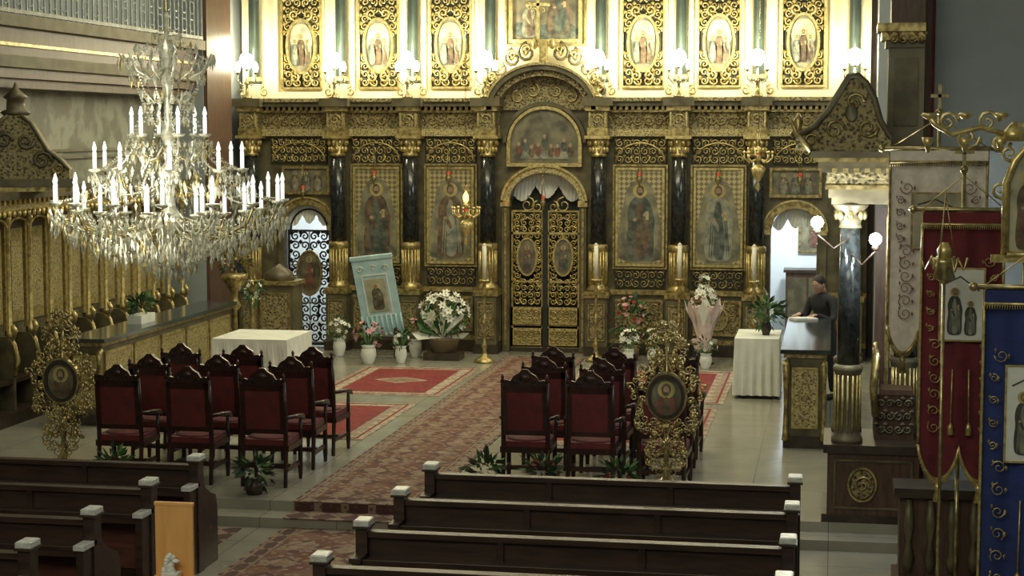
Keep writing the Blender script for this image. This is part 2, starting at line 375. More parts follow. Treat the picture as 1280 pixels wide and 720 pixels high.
# columns
CX=[-5.1,-3.55,-2.28,-.94,.94,2.28,3.55,5.1]
for cx in CX:
    b.box(cx-.21,cx+.21,-.48,0,0,.16,DARK);b.box(cx-.18,cx+.18,-.45,0,.16,.98,OLIVE)
    b.frame(cx-.12,cx+.12,.28,.86,.02,-.47,-.44,GOLD);b.box(cx-.11,cx+.11,-.46,-.44,.3,.84,CARV)
    b.box(cx-.21,cx+.21,-.48,0,.98,1.08,GOLD)
    c=(cx,-.25,0)
    b.lathe([(.19,1.08),(.19,1.12),(.16,1.16),(.145,1.2),(.145,1.74),(.17,1.78),(.17,1.84),(.138,1.87)],c,GOLD,18)
    for i in range(16):
        a=2*pi*i/16;b.tube([(cx+.148*math.cos(a),-.25+.148*math.sin(a),1.2),(cx+.148*math.cos(a),-.25+.148*math.sin(a),1.74)],.015,GOLDB,4)
    b.lathe([(.138,1.86),(.132,2.6),(.118,3.33)],c,BLACKM,20)
    b.lathe([(.135,3.32),(.135,3.36),(.115,3.38),(.14,3.48),(.12,3.5),(.18,3.62),(.18,3.64)],c,GOLD,16)
    for k,(zz,rr) in enumerate(((3.44,.14),(3.55,.16))):
        for i in range(9):
            a=2*pi*(i+k*.5)/9;b.ball((cx+rr*math.cos(a),-.25+rr*math.sin(a),zz),(.035,.035,.055),GOLDB,5,4)
    b.box(cx-.21,cx+.21,-.46,-.04,3.62,3.67,GOLDB)
    b.box(cx-.17,cx+.17,-.42,0,3.67,3.8,GOLD);b.box(cx-.155,cx+.155,-.40,0,3.8,4.08,CARV)
    b.scroll(cx,3.94,-.42,.1,0,1,GOLDB,.014);b.box(cx-.2,cx+.2,-.46,0,4.08,4.16,GOLD);b.box(cx-.25,cx+.25,-.52,0,4.16,4.30,OLIVE)
    for sg in (-1,1): b.box(cx+sg*.13-.012,cx+sg*.13+.012,-.42,-.4,3.82,4.06,GOLDB)
# entablature
for x0,x1 in ((-5.35,-.76),(.76,5.35)):
    b.box(x0,x1,-.14,0,3.66,3.78,CARVL);b.box(x0,x1,-.1,0,3.78,4.06,CARV);b.box(x0,x1,-.17,0,4.06,4.1,GOLD)
    b.filigree(x0+.05,x1-.05,3.8,4.05,-.12,.17,GOLD,.014)
    n=int((x1-x0)/.1)
    for i in range(n): b.box(x0+i*.1+.02,x0+i*.1+.07,-.24,-.1,4.1,4.16,GOLD)
    b.box(x0,x1,-.3,.15,4.16,4.24,OLIVE);b.box(x0,x1,-.36,.15,4.24,4.3,CARV)
# last supper lunette
n=20
P=[(-.6,3.2),(.6,3.2)]+[(.6*math.cos(pi*i/n),3.55+.58*math.sin(pi*i/n)) for i in range(n+1)]
b.prism(P,-.06,0,PBG);b.ring(0,3.55,.58,.56,.05,-.13,0,GOLDB,0,pi,26);b.ring(0,3.55,.65,.63,.06,-.1,0,OLIVE,0,pi,26)
b.box(-.64,-.58,-.13,0,3.2,3.55,GOLDB);b.box(.58,.64,-.13,0,3.2,3.55,GOLDB);b.box(-.64,.64,-.13,0,3.15,3.21,GOLDB)
b.prism([(-.42,3.28),(.42,3.28),(.36,3.42),(-.36,3.42)],-.07,-.06,ROBEW)
for i in range(9):
    x=-.44+i*.11; z=3.5+.06*math.sin(i*2)+(.07 if i==4 else 0)
    b.ell(x,z-.07,.055,.09,-.072,-.06,[ROBER,ROBEG,ROBEB][i%3],10);b.ell(x,z+.03,.03,.036,-.076,-.07,SKINP,10)
# arched pediment
zc=4.1
P=[(.93*math.cos(pi*i/24),zc+.72*math.sin(pi*i/24)) for i in range(25)]
b.prism(P,-.08,.2,CARV)
b.ring(0,zc,.74,.56,.10,-.36,0,CARV,0,pi,30);b.ring(0,zc,.84,.66,.08,-.46,0,OLIVE,0,pi,30);b.ring(0,zc,.92,.74,.04,-.5,0,CARVL,0,pi,30)
for i in range(25):
    a=pi*(i+.5)/25;b.ball((.80*math.cos(a),-.38,zc+.62*math.sin(a)),.025,GOLD,5,4)
for sg in (-1,1):
    b.scroll(sg*.2,4.42,-.1,.13,pi/2,sg,GOLDB,.018);b.scroll(sg*.45,4.32,-.1,.12,pi/2,-sg,GOLDB,.018)
    for R,x,z in ((.17,.28,5.05),(.16,.52,4.96),(.14,.72,4.79),(.12,.86,4.6),(.09,.95,4.42)):
        b.scroll(sg*x,z,-.2,R,pi/2,-sg,OLIVE,.032);b.scroll(sg*x,z+.06,-.22,R*.6,-pi/2,sg,GOLD,.024)
        b.ball((sg*x,-.22,z),.035,GOLD,6,4)
    b.ball((sg*.15,-.2,5.2),(.05,.03,.1),GOLD,6,5)
b.box(-.06,.06,-.28,-.1,4.85,5.25,GOLD)
# crowning cross
b.box(-.12+.0,-.07,-.2,-.16,5.2,6.15,GOLDB);b.box(-.25,.06,-.2,-.16,5.82,5.87,GOLDB)
for dx,dz in ((-.095,6.18),(-.27,5.845),(.08,5.845)): b.ball((dx,-.18,dz),.035,GOLDB,6,4)
b.scroll(-.17,5.75,-.18,.05,0,1,GOLDB,.01);b.scroll(-.02,5.75,-.18,.05,pi,-1,GOLDB,.01)
# royal doors
for sg in (-1,1):
    x0,x1=(.035,.585) if sg>0 else (-.585,-.035); cx=(x0+x1)/2
    b.frame(x0+.03,x1-.03,.1,2.38,.03,.02,.07,GOLDB)
    b.box(x0,x1,.02,.06,.08,.40,CARVL);b.frame(x0+.05,x1-.05,.13,.35,.02,-.01,.03,GOLDB);b.filigree(x0+.06,x1-.06,.14,.34,.0,.11,GOLDB,.01)
    b.box(x0,x1,.02,.06,.44,.76,CARVL);b.frame(x0+.05,x1-.05,.49,.71,.02,-.01,.03,GOLDB);b.filigree(x0+.06,x1-.06,.5,.7,.0,.11,GOLDB,.01)
    b.filigree(x0+.04,x1-.04,.8,2.36,.04,.115,GOLDB,.014,lambda ox,z:(ox/.17)**2+((z-1.62)/.34)**2<1)
    b.box(x0,x1,.02,.06,2.0,2.04,GOLDB);b.box(x0,x1,.02,.06,1.18,1.21,GOLDB)
    b.ell(cx,1.62,.15,.30,.01,.05,PBG,22);b.ring(cx,1.62,.15,.30,.03,-.01,.05,GOLDB)
    saint(b,cx,1.36,1.86,.01,.26,ROBER if sg<0 else ROBEB,ROBEG)
    b.scroll(cx,2.5,.04,.14,pi/2,sg,GOLDB,.016);b.scroll(cx-sg*.17,2.47,.04,.1,pi/2,-sg,GOLDB,.016)
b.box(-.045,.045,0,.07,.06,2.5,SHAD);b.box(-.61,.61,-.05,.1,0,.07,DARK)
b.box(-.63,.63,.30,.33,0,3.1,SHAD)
# left deacon door grille
cx=-4.18
b.frame(cx-.35,cx+.35,.05,2.0,.035,.1,.14,IROND)
b.filigree(cx-.34,cx+.34,.08,2.0,.12,.155,IROND,.019,lambda ox,z:(ox/.24)**2+((z-1.28)/.4)**2<1)
b.ring(cx,2.02,.32,.36,.03,.1,.14,IROND,0,pi,16)
for q in (.0,.69,1.35): b.box(cx-.34,cx+.34,.11,.13,q+.05,q+.08,IRONW)
b.box(cx-.01,cx+.01,.11,.13,.05,.9,IRONW);b.box(cx-.01,cx+.01,.11,.13,1.68,2.0,IRONW)
b.ell(cx,1.28,.21,.38,.09,.13,PBG,22);b.ring(cx,1.28,.2,.37,.035,.07,.14,GOLD);saint(b,cx,.97,1.62,.09,.34,ROBEB,ROBER)
# upper tier
b.box(-5.36,5.36,.12,.35,4.3,7.4,CREAM)
b.box(-5.36,5.36,.02,.14,4.3,4.42,CREAM)
for cx in (-4.27,-2.9,-1.64,1.64,2.9,4.27):
    w=.33;z0,z1=4.5,6.3
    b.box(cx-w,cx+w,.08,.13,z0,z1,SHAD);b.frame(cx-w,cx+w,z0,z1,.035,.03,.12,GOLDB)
    b.filigree(cx-w+.01,cx+w-.01,z0+.01,z1-.01,.06,.135,GOLDB,.017,lambda ox,z:(ox/.25)**2+((z-5.2)/.48)**2<1)
    b.ell(cx,5.2,.23,.44,.04,.08,PBGM,26);b.ring(cx,5.2,.23,.44,.04,.0,.08,GOLDB,n=26)
    b.prism(chaikin([(cx-.2,5.2),(cx+.2,5.15),(cx+.2,5.42),(cx+.1,5.58),(cx-.1,5.58),(cx-.2,5.42)],2),.03,.04,PBGL)
    for q in (-.11,.0,.11): saint(b,cx+q,4.86,5.36+(.1 if q==0 else 0),.03,.22,(ROBEW if q>0 else ROBEG) if q else ROBEB,ROBEW if q<0 else ROBEB)
    for sg in (-1,1): b.scroll(cx+sg*.12,5.74,.02,.09,-pi/2,sg,GOLDB,.022);b.scroll(cx+sg*.12,4.66,.02,.09,pi/2,sg,GOLDB,.022)
    for sg in (-1,1): b.box(cx+sg*.46-.035,cx+sg*.46+.035,.06,.13,4.42,7.0,CREAM)
b.box(-.6,.6,.05,.12,5.22,6.5,PBG);b.frame(-.56,.56,5.28,6.5,.06,-.02,.1,GOLDB);b.frame(-.66,.66,5.2,6.5,.03,.0,.1,GOLD)
b.prism(chaikin([(-.55,5.28),(.55,5.28),(.55,5.5),(.2,5.6),(-.2,5.48),(-.55,5.62)],2),.045,.05,ROBEG)
saint(b,.22,5.32,6.3,.04,.6,ROBEB,ROBEG);saint(b,-.28,5.3,5.95,.04,.4,ROBEW,ROBEB)
for cx in CX:
    b.box(cx-.14,cx+.14,-.16,.12,4.3,4.55,CREAM)
    b.lathe([(.13,4.55),(.13,4.6),(.10,4.64),(.09,6.6),(.14,6.8)],(cx,0,0),DGC,14)
    b.lathe([(.125,4.55),(.125,4.64),(.10,4.68)],(cx,0,0),GOLDB,14)
    for sg in (-1,1): b.scroll(cx+sg*.2,4.42,-.1,.09,pi/2,sg,GOLD,.018)
b.out()
b=B('open_deacon_door_leaf');b.box(-.02,.02,0,.6,.05,2.0,OLIVE);b.box(-.03,.03,.08,.52,.3,.9,CARVL);b.box(-.03,.03,.08,.52,1.05,1.85,PBG);place(b.out(),(-.24,29.84,0))

# lamps on top of the cornice
def sconce():
    b=B('candelabra_lamp')
    b.lathe([(.09,0),(.09,.03),(.03,.07),(.025,.22),(.05,.26),(.02,.3),(.02,.42)],(0,0,0),BRASS,12)
    for dx in (-.16,0,.16):
        z=.44 if dx else .5
        b.tube([(0,0,.28),(dx*.5,0,.22),(dx,0,.3),(dx,0,z)],.012,BRASS,5)
        b.lathe([(.01,0),(.04,.02),(.045,.04)],(dx,0,z-.03),BRASS,10)
    for dx in (-.16,.16): b.lathe([(.03,0),(.05,.06),(.04,.12),(.008,.17)],(dx,0,.45),LIT,10)
    b.lathe([(.05,0),(.11,.08),(.12,.15),(.09,.24),(.01,.28)],(0,0,.5),LIT,14)
    return b.out()
s0=sconce();xs=[-4.8+c for c in CX]
for i,x in enumerate(xs):
    o=s0 if i==0 else dup(s0,(0,0,0)); place(o,(x,28.98,4.301))
    l=bpy.data.lights.new('lamp_glow','POINT');l.energy=78 if 0<i<7 else 38;l.color=(1,.92,.62);l.shadow_soft_size=.09
    lo=bpy.data.objects.new('lamp_glow',l);COL.objects.link(lo);lo.parent=o;lo.location=(0,-.05,.92)

# hanging oil lamps
def oil(name,sz=1.,top=.9,big=False,fl=True):
    b=B(name)
    b.lathe([(.005,-.12),(.02,-.1),(.015,-.07),(.045,-.03),(.05,.02),(.04,.05),(.045,.06)],(0,0,0),BRASS,12)
    b.lathe([(.022,.04),(.034,.07),(.03,.11)],(0,0,0),REDGL,10)
    for i in range(3):
        a=2*pi*i/3;b.tube([(.045*math.cos(a),.045*math.sin(a),.06),(.01*math.cos(a),.01*math.sin(a),.45)],.005,BRASS,4)
    b.tube([(0,0,.45),(0,0,top)],.006,BRASS,4);b.ball((0,0,.45),.02,BRASS,6,4)
    if big:
        for i in range(8):
            a=2*pi*i/8;c,s=math.cos(a),math.sin(a)
            b.tube([(.05*c,.05*s,.0),(.14*c,.14*s,-.05),(.22*c,.22*s,.02),(.22*c,.22*s,.1)],.014,GOLDB,5);b.ball((.22*c,.22*s,.11),.028,GOLDB,6,4)
        b.lathe([(.01,-.5),(.04,-.45),(.015,-.36),(.09,-.24),(.12,-.14),(.05,-.08)],(0,0,0),GOLDB,12)
        b.lathe([(.04,.1),(.05,.16),(.02,.2)],(0,0,0),GOLDB,10)
        if fl: b.lathe([(.03,.2),(.045,.25),(.045,.30),(.012,.37)],(0,0,0),FLAME,8)
    return b.out()
o=oil('hanging_oil_lamp',top=.62)
for i,(x,z) in enumerate(((-2.92,2.95),(-1.62,2.95),(1.62,2.95),(2.92,2.95),(-4.18,2.7),(4.25,2.95),(.0,2.55))):
    (place if i==0 else dup)(o,(x-4.8,29.16,z))
o=oil('sanctuary_lamp',top=6.75,big=True);place(o,(-5.75,27.4,2.42))
o=oil('icon_vigil_lamp',top=5.9,big=True,fl=False);place(o,(-1.18,28.1,3.3))

# candlesticks
def candlestick(h=1.35,ch=.55):
    b=B('tall_candlestick')
    b.lathe([(.17,0),(.17,.03),(.12,.07),(.05,.12),(.03,.2),(.055,.27),(.025,.33),(.022,.6),(.06,.66),(.025,.72),(.02,h-.25),(.05,h-.2),(.025,h-.14),(.03,h-.06),(.09,h-.03),(.09,h)],(0,0,0),GOLD,16)
    b.cyl((0,0,h),.035,ch,IVORY,12);b.lathe([(.036,0),(.03,.02),(.004,.04)],(0,0,h+ch),IVORY,8)
    return b.out()
c0=candlestick()
for i,(x,y) in enumerate(((-5.54,27.85),(-3.78,28.3),(-1.24,28.4),(-2.45,28.6))):
    (place if i==0 else dup)(c0,(x,y,0.0))

# ---------------------------------------------------------------- carpets
def rug(name,x0,x1,y0,y1,z,f,bd,w=.12):
    b=B(name);b.box(x0,x1,y0,y1,z,z+.008,bd);b.box(x0+w,x1-w,y0+w,y1-w,z+.008,z+.011,f);return b
b=rug('aisle_runner_carpet',-5.35,-4.0,16.95,28.7,.0,CARP,CARPB,.2)
def diamonds(y0,y1,z):
    y=y0
    while y<y1:
        for cx in (-4.93,-4.42):
            for s_,m,dz in ((.22,CARPB,0),(.13,CMED,.0015)): b.add([(cx-s_,y,z+dz),(cx,y-s_*1.3,z+dz),(cx+s_,y,z+dz),(cx,y+s_*1.3,z+dz)],[(0,1,2,3)],m)
        y+=.62
for sx in (-5.31,-5.18,-4.19,-4.06): b.box(sx,sx+.025,16.95,28.7,.008,.0125,CMED)
diamonds(17.35,28.4,.0125)
b.box(-5.35,-4.0,16.93,16.95,-.2,.008,CARPB);b.box(-5.35,-4.0,16.58,16.95,-.1,-.09,CARPB)
b.box(-5.35,-4.0,2,16.6,-.2,-.19,CARPB);b.box(-5.15,-4.2,2,16.4,-.19,-.187,CARP)
for sx in (-5.31,-5.18,-4.19,-4.06): b.box(sx,sx+.025,8,16.55,-.19,-.1865,CMED)
diamonds(9,16.2,-.185)
b.out()
def redrug(x0,x1,y0,y1):
    b=rug('red_rug',x0,x1,y0,y1,.0,CRED,CCR,.28)
    b.box(x0+.08,x1-.08,y0+.08,y0+.12,.008,.010,CRED);b.box(x0+.08,x1-.08,y1-.12,y1-.08,.008,.010,CRED)
    b.box(x0+.08,x0+.11,y0+.08,y1-.08,.008,.010,CRED);b.box(x1-.11,x1-.08,y0+.08,y1-.08,.008,.010,CRED)
    cx,cy=(x0+x1)/2,(y0+y1)/2
    for s_,m,z in ((.42,CCR,.0125),(.3,CMED,.014)): b.add([(cx-s_,cy,z),(cx-s_*.4,cy-s_*.5,z),(cx,cy-s_*.75,z),(cx+s_*.4,cy-s_*.5,z),(cx+s_,cy,z),(cx+s_*.4,cy+s_*.5,z),(cx,cy+s_*.75,z),(cx-s_*.4,cy+s_*.5,z)],[tuple(range(8))],m)
    b.out()
redrug(-7.3,-5.45,24.1,27.05);redrug(-8.3,-5.6,20.5,23.35);redrug(-3.85,-1.45,24.1,27.4);redrug(-3.8,-1.5,20.6,23.7)
rug('side_rug',-8.4,-5.75,15.35,16.5,-.2,CARP,CARPB,.2).out()

# ---------------------------------------------------------------- chairs
def chair():
    b=B('upholstered_armchair')
    for sx in (-1,1):
        b.tube([(sx*.235,-.27,0),(sx*.235,-.23,.45),(sx*.235,-.25,.8),(sx*.235,-.30,1.14)],[.022,.026,.026,.02],CHW,6)
        b.lathe([(.028,0),(.012,.03),(.02,.05),(.004,.08)],(sx*.235,-.30,1.14),CHW,8)
        b.tube([(sx*.25,.24,0),(sx*.25,.24,.12),(sx*.25,.24,.45),(sx*.27,.2,.68)],[.02,.028,.024,.02],CHW,6)
        b.tube([(sx*.24,-.26,.74),(sx*.29,-.05,.73),(sx*.29,.2,.70),(sx*.285,.27,.66)],[.02,.024,.026,.022],CHW,6)
        b.box(sx*.24-.015,sx*.24+.015,-.23,.24,.16,.2,CHW)
    b.box(-.24,.24,-.26,-.23,.2,.24,CHW);b.box(-.24,.24,.0,.03,.16,.2,CHW)
    b.box(-.27,.27,-.25,.27,.38,.44,CHW);b.box(-.25,.25,-.24,.26,.44,.5,RED);b.ball((0,.0,.5),(.24,.24,.035),RED,12,6)
    P=lambda z:-.235-(z-.5)*.08
    def slab(x0,x1,z0,z1,t,mat):
        b.add([(x0,P(z0)-t,z0),(x1,P(z0)-t,z0),(x1,P(z1)-t,z1),(x0,P(z1)-t,z1),(x0,P(z0)+t,z0),(x1,P(z0)+t,z0),(x1,P(z1)+t,z1),(x0,P(z1)+t,z1)],
              [(0,1,2,3),(4,7,6,5),(0,4,5,1),(1,5,6,2),(2,6,7,3),(3,7,4,0)],mat)
    slab(-.20,.20,.62,1.04,.03,RED);slab(-.23,.23,.57,.63,.026,CHW);slab(-.23,.23,1.03,1.1,.034,CHW)
    slab(-.235,-.19,.57,1.1,.034,CHW);slab(.19,.235,.57,1.1,.034,CHW)
    pts=[(-.24,1.08),(.24,1.08),(.24,1.13),(.2,1.16),(.15,1.15),(.12,1.2),(.06,1.235),(.03,1.27),(-.03,1.27),(-.06,1.235),(-.12,1.2),(-.15,1.15),(-.2,1.16),(-.24,1.13)]
    b.prism(pts,-.31,-.265,CHW);b.ball((0,-.31,1.18),(.06,.015,.04),CHW,8,5)
    for sx in(-1,1): b.scroll(sx*.12,1.13,-.315,.035,pi/2,sx,CHW,.008)
    return b.out()
ch=chair();first=True
for r,y in enumerate((17.85,18.8,19.75)):
    for x in (-7.50,-6.70,-5.86):
        (place if first else dup)(ch,(x+random.uniform(-.03,.03),y+random.uniform(-.05,.05),0),random.uniform(-.05,.05));first=False
for r,y in enumerate((18.25,19.25,20.2)):
    for x in (-3.15,-2.46,-1.72):
        dup(ch,(x+random.uniform(-.03,.03),y+random.uniform(-.05,.05),0),random.uniform(-.05,.05))

# ---------------------------------------------------------------- pews
def pew(L):
    b=B('church_pew')
    b.box(0,L,-.02,.02,.08,.93,PEW)
    b.box(.05,L-.05,-.035,-.02,.3,.74,PEWL)
    b.box(0,L,-.05,.05,.93,.975,PEW)
    b.box(.04,L-.04,-.20,-.02,.76,.785,PEW);b.box(.04,L-.04,-.21,-.19,.72,.8,PEW)
    b.box(.04,L-.04,.02,.45,.42,.46,PEWL);b.box(.04,L-.04,.40,.43,.2,.42,PEW)
    b.box(.04,L-.04,-.36,-.2,.14,.18,PEW)
    for x in (.06,L/2,L-.06): b.box(x-.03,x+.03,-.32,-.02,.0,.14,PEW);b.box(x-.02,x+.02,.02,.40,.0,.42,PEW)
    for x in (0,L/3,2*L/3,L): b.box(x-.025,x+.025,-.045,-.02,.1,.93,PEW)
    for x in (0,L):
        b.box(x-.045,x+.045,-.07,.07,0,1.0,PEW)
        b.box(x-.065,x+.065,-.09,.09,1.0,1.02,DARK);b.box(x-.058,x+.058,-.083,.083,1.02,1.06,SILV);b.box(x-.05,x+.05,-.075,.075,1.06,1.065,SILV)
        vs=[(.07,0),(.46,0),(.46,.5),(.42,.62),(.3,.66),(.15,.74),(.07,.85)]
        n=len(vs);v=[(x-.03,p,q) for p,q in vs]+[(x+.03,p,q) for p,q in vs]
        b.add(v,[tuple(range(n))[::-1],tuple(range(n,2*n))]+[(i,(i+1)%n,(i+1)%n+n,i+n) for i in range(n)],PEW)
        b.box(x-.03,x+.03,-.24,-.07,0,.78,PEW);b.box(x-.045,x+.045,-.26,-.02,.78,.82,SILV if x else PEW)
    return b.out(.004)
p0=pew(3.14);first=True
for y in (14.8,13.7,12.55,11.45,10.3):
    (place if first else dup)(p0,(-3.42,y,-.2));first=False
    dup(p0,(-8.72,y,-.2))

# pine stand in aisle
b=B('pine_offering_stand')
b.box(-.14,.14,-.012,.012,.75,1.32,PINE);b.box(-.14,-.11,-.15,.0,0,.8,PINE);b.box(.11,.14,-.15,.0,0,.8,PINE);b.box(-.14,.14,-.16,.02,.75,.79,PINE)
b.box(-.145,.145,-.016,.016,1.30,1.325,PINE);b.box(-.11,.11,-.14,-.01,.2,.22,PINE);b.box(-.17,.17,-.19,.07,0,.05,PINE)
for i in range(22):
    a=random.uniform(0,2*pi);r=random.uniform(0,.05)
    b.ball((-.01+r*math.cos(a),-.08+.3*r*math.sin(a),.90+random.uniform(-.07,.06)),(random.uniform(.02,.035),.025,random.uniform(.015,.03)),PAPER,6,4)
b.box(-.06,.06,-.12,-.03,.79,.84,PAPER)
place(b.out(.003),(-4.54,11.6,-.181))

# ---------------------------------------------------------------- gilded icon stands
def istand(pic):
    b=B('gilded_icon_stand')
    for i in range(3):
        a=2*pi*i/3+pi/2;c,s=math.cos(a),math.sin(a)
        b.tube([(0,0,.35),(.12*c,.12*s,.22),(.26*c,.26*s,.14),(.3*c,.3*s,.03)],[.03,.025,.02,.03],BRASS,6)
    b.lathe([(.03,.2),(.06,.3),(.03,.4),(.025,.6),(.05,.65),(.02,.75)],(0,0,0),BRASS,10)
    b.tube([(0,.02,.7),(0,.02,1.75)],.02,BRASS,6)
    b.ell(0,1.13,.15,.19,-.03,.0,PBG,24);b.ring(0,1.13,.15,.19,.035,-.06,.01,DARK);b.ring(0,1.13,.185,.225,.02,-.05,.01,BRASS)
    saint(b,0,.96,1.34,-.03,.28,pic,ROBEB,True)
    rnd=random.Random(5)
    def hw(z):
        t=(z-.35)/1.5
        return .08+.20*math.sin(pi*min(1,max(0,t*.9+.08)))+.10*math.exp(-((z-1.13)/.22)**2)+.035*math.sin(z*16)
    for i in range(165):
        z=rnd.uniform(.38,1.87);x=rnd.uniform(0,1)*hw(z)
        if (x/.2)**2+((z-1.13)/.25)**2<1: continue
        R=rnd.uniform(.022,.055);a=rnd.uniform(0,6.28);y=rnd.uniform(-.09,.06);d=rnd.choice((-1,1))
        for sg in (-1,1):
            b.scroll(sg*x,z,y,R,a if sg>0 else pi-a,d*sg,BRASS if i%4 else GOLDB,.007,1.1,9)
            if i%2==0: b.ball((sg*(x+R*.5),y-.01,z+R*.4),(.015,.008,.025),BRASS,5,4)
            if i%6==0: b.ball((sg*x,y-.03,z),.017,GOLDB,6,4)
    return b.out()
place(istand(ROBEB),(-7.97,17.25,0));o=istand(ROBER);o.name='gilded_icon_stand.001';place(o,(-1.60,17.3,0))

# ---------------------------------------------------------------- foliage
def foliage(b,c,r,n,mats,size=.05,up=.5,rnd=random):
    for i in range(n):
        d=Vector((rnd.gauss(0,1),rnd.gauss(0,1),rnd.gauss(0,1)+up)).normalized()
        p=Vector(c)+Vector((d.x*r[0],d.y*r[1],d.z*r[2]))*rnd.uniform(.4,1)
        s=size*rnd.uniform(.7,1.3);q=d.cross(Vector((rnd.random(),rnd.random(),rnd.random()))).normalized()
        t=(d+Vector((0,0,-.3))).normalized()
        b.add([tuple(p),tuple(p+t*s*.6+q*s*.3),tuple(p+t*s*1.4),tuple(p+t*s*.6-q*s*.3)],[(0,1,2,3)],rnd.choice(mats))
def blooms(b,c,r,n,mat,size=.05,rnd=random):
    for i in range(n):
        d=Vector((rnd.gauss(0,1),rnd.gauss(0,1)-.5,rnd.gauss(0,1)+.5)).normalized()
        p=Vector(c)+Vector((d.x*r[0],d.y*r[1],d.z*r[2]))*rnd.uniform(.75,1.05)
        u=d.cross(Vector((0,0,1)));u=u.normalized() if u.length>.1 else Vector((1,0,0));w=d.cross(u)
        for k in range(6):
            a=2*pi*k/6;e=(u*math.cos(a)+w*math.sin(a));f=(u*math.cos(a+.5)+w*math.sin(a+.5));g=(u*math.cos(a-.5)+w*math.sin(a-.5))
            b.add([tuple(p),tuple(p+f*size*.55+d*size*.15),tuple(p+e*size+d*size*.3),tuple(p+g*size*.55+d*size*.15)],[(0,1,2,3)],mat)
        b.ball(tuple(p+d*size*.1),size*.18,GOLDB if mat is PETW else mat,5,4)
def vase(name,x,y,z,h,rad,mat,fr,leaves,fl,nfl,fs=.05,nl=60,ls=.06,lm=None):
    b=B(name)
    b.lathe([(rad*.6,0),(rad*.65,.02),(rad,h*.5),(rad*.9,h*.8),(rad*.75,h*.9),(rad*.95,h)],(0,0,0),mat,14)
    foliage(b,(0,0,h+fr[2]*.6),fr,nl,lm or [LEAF,LEAFD],ls)
    for i in range(8):
        a=random.uniform(0,6.28);b.tube([(0,0,h*.7),(fr[0]*.6*math.cos(a),fr[1]*.6*math.sin(a),h+fr[2]*.8)],.006,LEAF,4)
    if nfl: blooms(b,(0,0,h+fr[2]*.7),fr,nfl,fl,fs)
    return place(b.out(),(x,y,z))
vase('tulip_vase',-8.08,28.2,0,.3,.11,CLOTHW,(.2,.18,.22),1,PETW,14,.055)
vase('rose_vase',-7.35,27.35,0,.3,.13,CLOTHW,(.24,.2,.24),1,PETP,20,.06)
vase('small_flower_vase',-6.85,27.5,0,.28,.1,CLOTHW,(.16,.15,.18),1,PETW,10,.045)
vase('carnation_vase',-6.80,28.3,0,.3,.11,CLOTHW,(.18,.16,.22),1,PETP,10,.045)
b=B('lily_basket');b.lathe([(.2,0),(.26,.22),(.27,.24),(.24,.24),(.2,.05)],(0,0,0),BASK,18)
b.tube([(.25*math.cos(pi*i/10),0,.2+.5*math.sin(pi*i/10)) for i in range(11)],.012,BASK,6)
foliage(b,(0,0,.55),(.40,.3,.35),120,[LEAF,LEAFD],.1);blooms(b,(0,0,.62),(.42,.3,.40),58,PETW,.085)
for i in range(9):
    a=-pi*.05+pi*1.1*i/8+random.uniform(-.08,.08);r=.45+.1*random.random()
    b.add([(0,-.15,.25),(.8*r*math.cos(a-.15),-.12,.35+.8*r*math.sin(a-.15)),(r*math.cos(a),-.1,.4+r*math.sin(a)),(.8*r*math.cos(a+.15),-.2,.35+.8*r*math.sin(a+.15))],[(0,1,2,3)],LEAF if i%2 else PETW)
place(b.out(),(-6.28,28.15,.12))
b=B('flower_pedestal');b.box(-.3,.3,-.22,.22,0,.12,DARK);place(b.out(),(-6.28,28.15,0))
b=B('wrapped_bouquet');b.lathe([(.1,0),(.12,.02),(.08,.1),(.2,.5),(.26,.72),(.21,.70),(.07,.2)],(0,0,0),WRAP,9,False)
b.lathe([(.08,.1),(.22,.2),(.16,.05)],(0,0,0),WRAP,7,False)
for i in range(8):
    a=2*pi*i/8;c,s=math.cos(a),math.sin(a);b.add([(.16*c,.16*s,.4),(.3*math.cos(a-.3),.3*math.sin(a-.3),.7),(.33*c,.33*s,.86),(.3*math.cos(a+.3),.3*math.sin(a+.3),.68)],[(0,1,2,3)],WRAP if i%2 else PETW)
blooms(b,(0,0,.78),(.22,.18,.2),14,PETP,.055);blooms(b,(0,0,.88),(.2,.16,.2),26,PETW,.06);blooms(b,(0,0,1.1),(.1,.1,.14),10,PETW,.06);foliage(b,(0,0,.8),(.25,.2,.2),24,[LEAF],.08)
place(b.out(),(-2.02,28.3,.2));b=B('bouquet_plinth');b.lathe([(.16,0),(.16,.03),(.1,.06),(.1,.16),(.15,.2)],(0,0,0),DARK,14);place(b.out(),(-2.02,28.3,0))
b=B('poinsettia_arrangement');b.lathe([(.14,0),(.17,.25),(.15,.25)],(0,0,0),BASK,14);foliage(b,(0,0,.6),(.3,.25,.45),150,[LEAFD,LEAF],.09);blooms(b,(0,0,.68),(.3,.24,.42),14,PETR,.05)
blooms(b,(0,0,.7),(.28,.2,.4),14,PETP,.045);place(b.out(),(-3.25,28.5,0))
vase('white_flower_vase',-3.2,27.95,0,.26,.1,CLOTHW,(.2,.18,.2),1,PETW,14,.055)
vase('fern_pot',-2.82,28.1,0,.26,.1,CLOTHW,(.16,.16,.2),1,PETW,8,.05)
vase('low_rose_vase',-1.95,27.75,0,.24,.1,CLOTHW,(.18,.16,.16),1,PETW,6,.04)
def potplant(name,x,y,fl,n,z=0):
    b=B(name);b.lathe([(.08,0),(.11,.14),(.1,.14)],(0,0,0),DARK,12);foliage(b,(0,0,.24),(.19,.13,.17),90,[LEAFD,LEAFD,LEAF],.085)
    if n: blooms(b,(0,0,.24),(.17,.13,.15),n,fl,.06)
    place(b.out(),(x,y,z))
potplant('poinsettia_pot',-5.86,17.22,PETR,1);potplant('poinsettia_pot',-3.5,17.6,PETP,2);potplant('poinsettia_pot',-2.9,17.6,PETR,5)
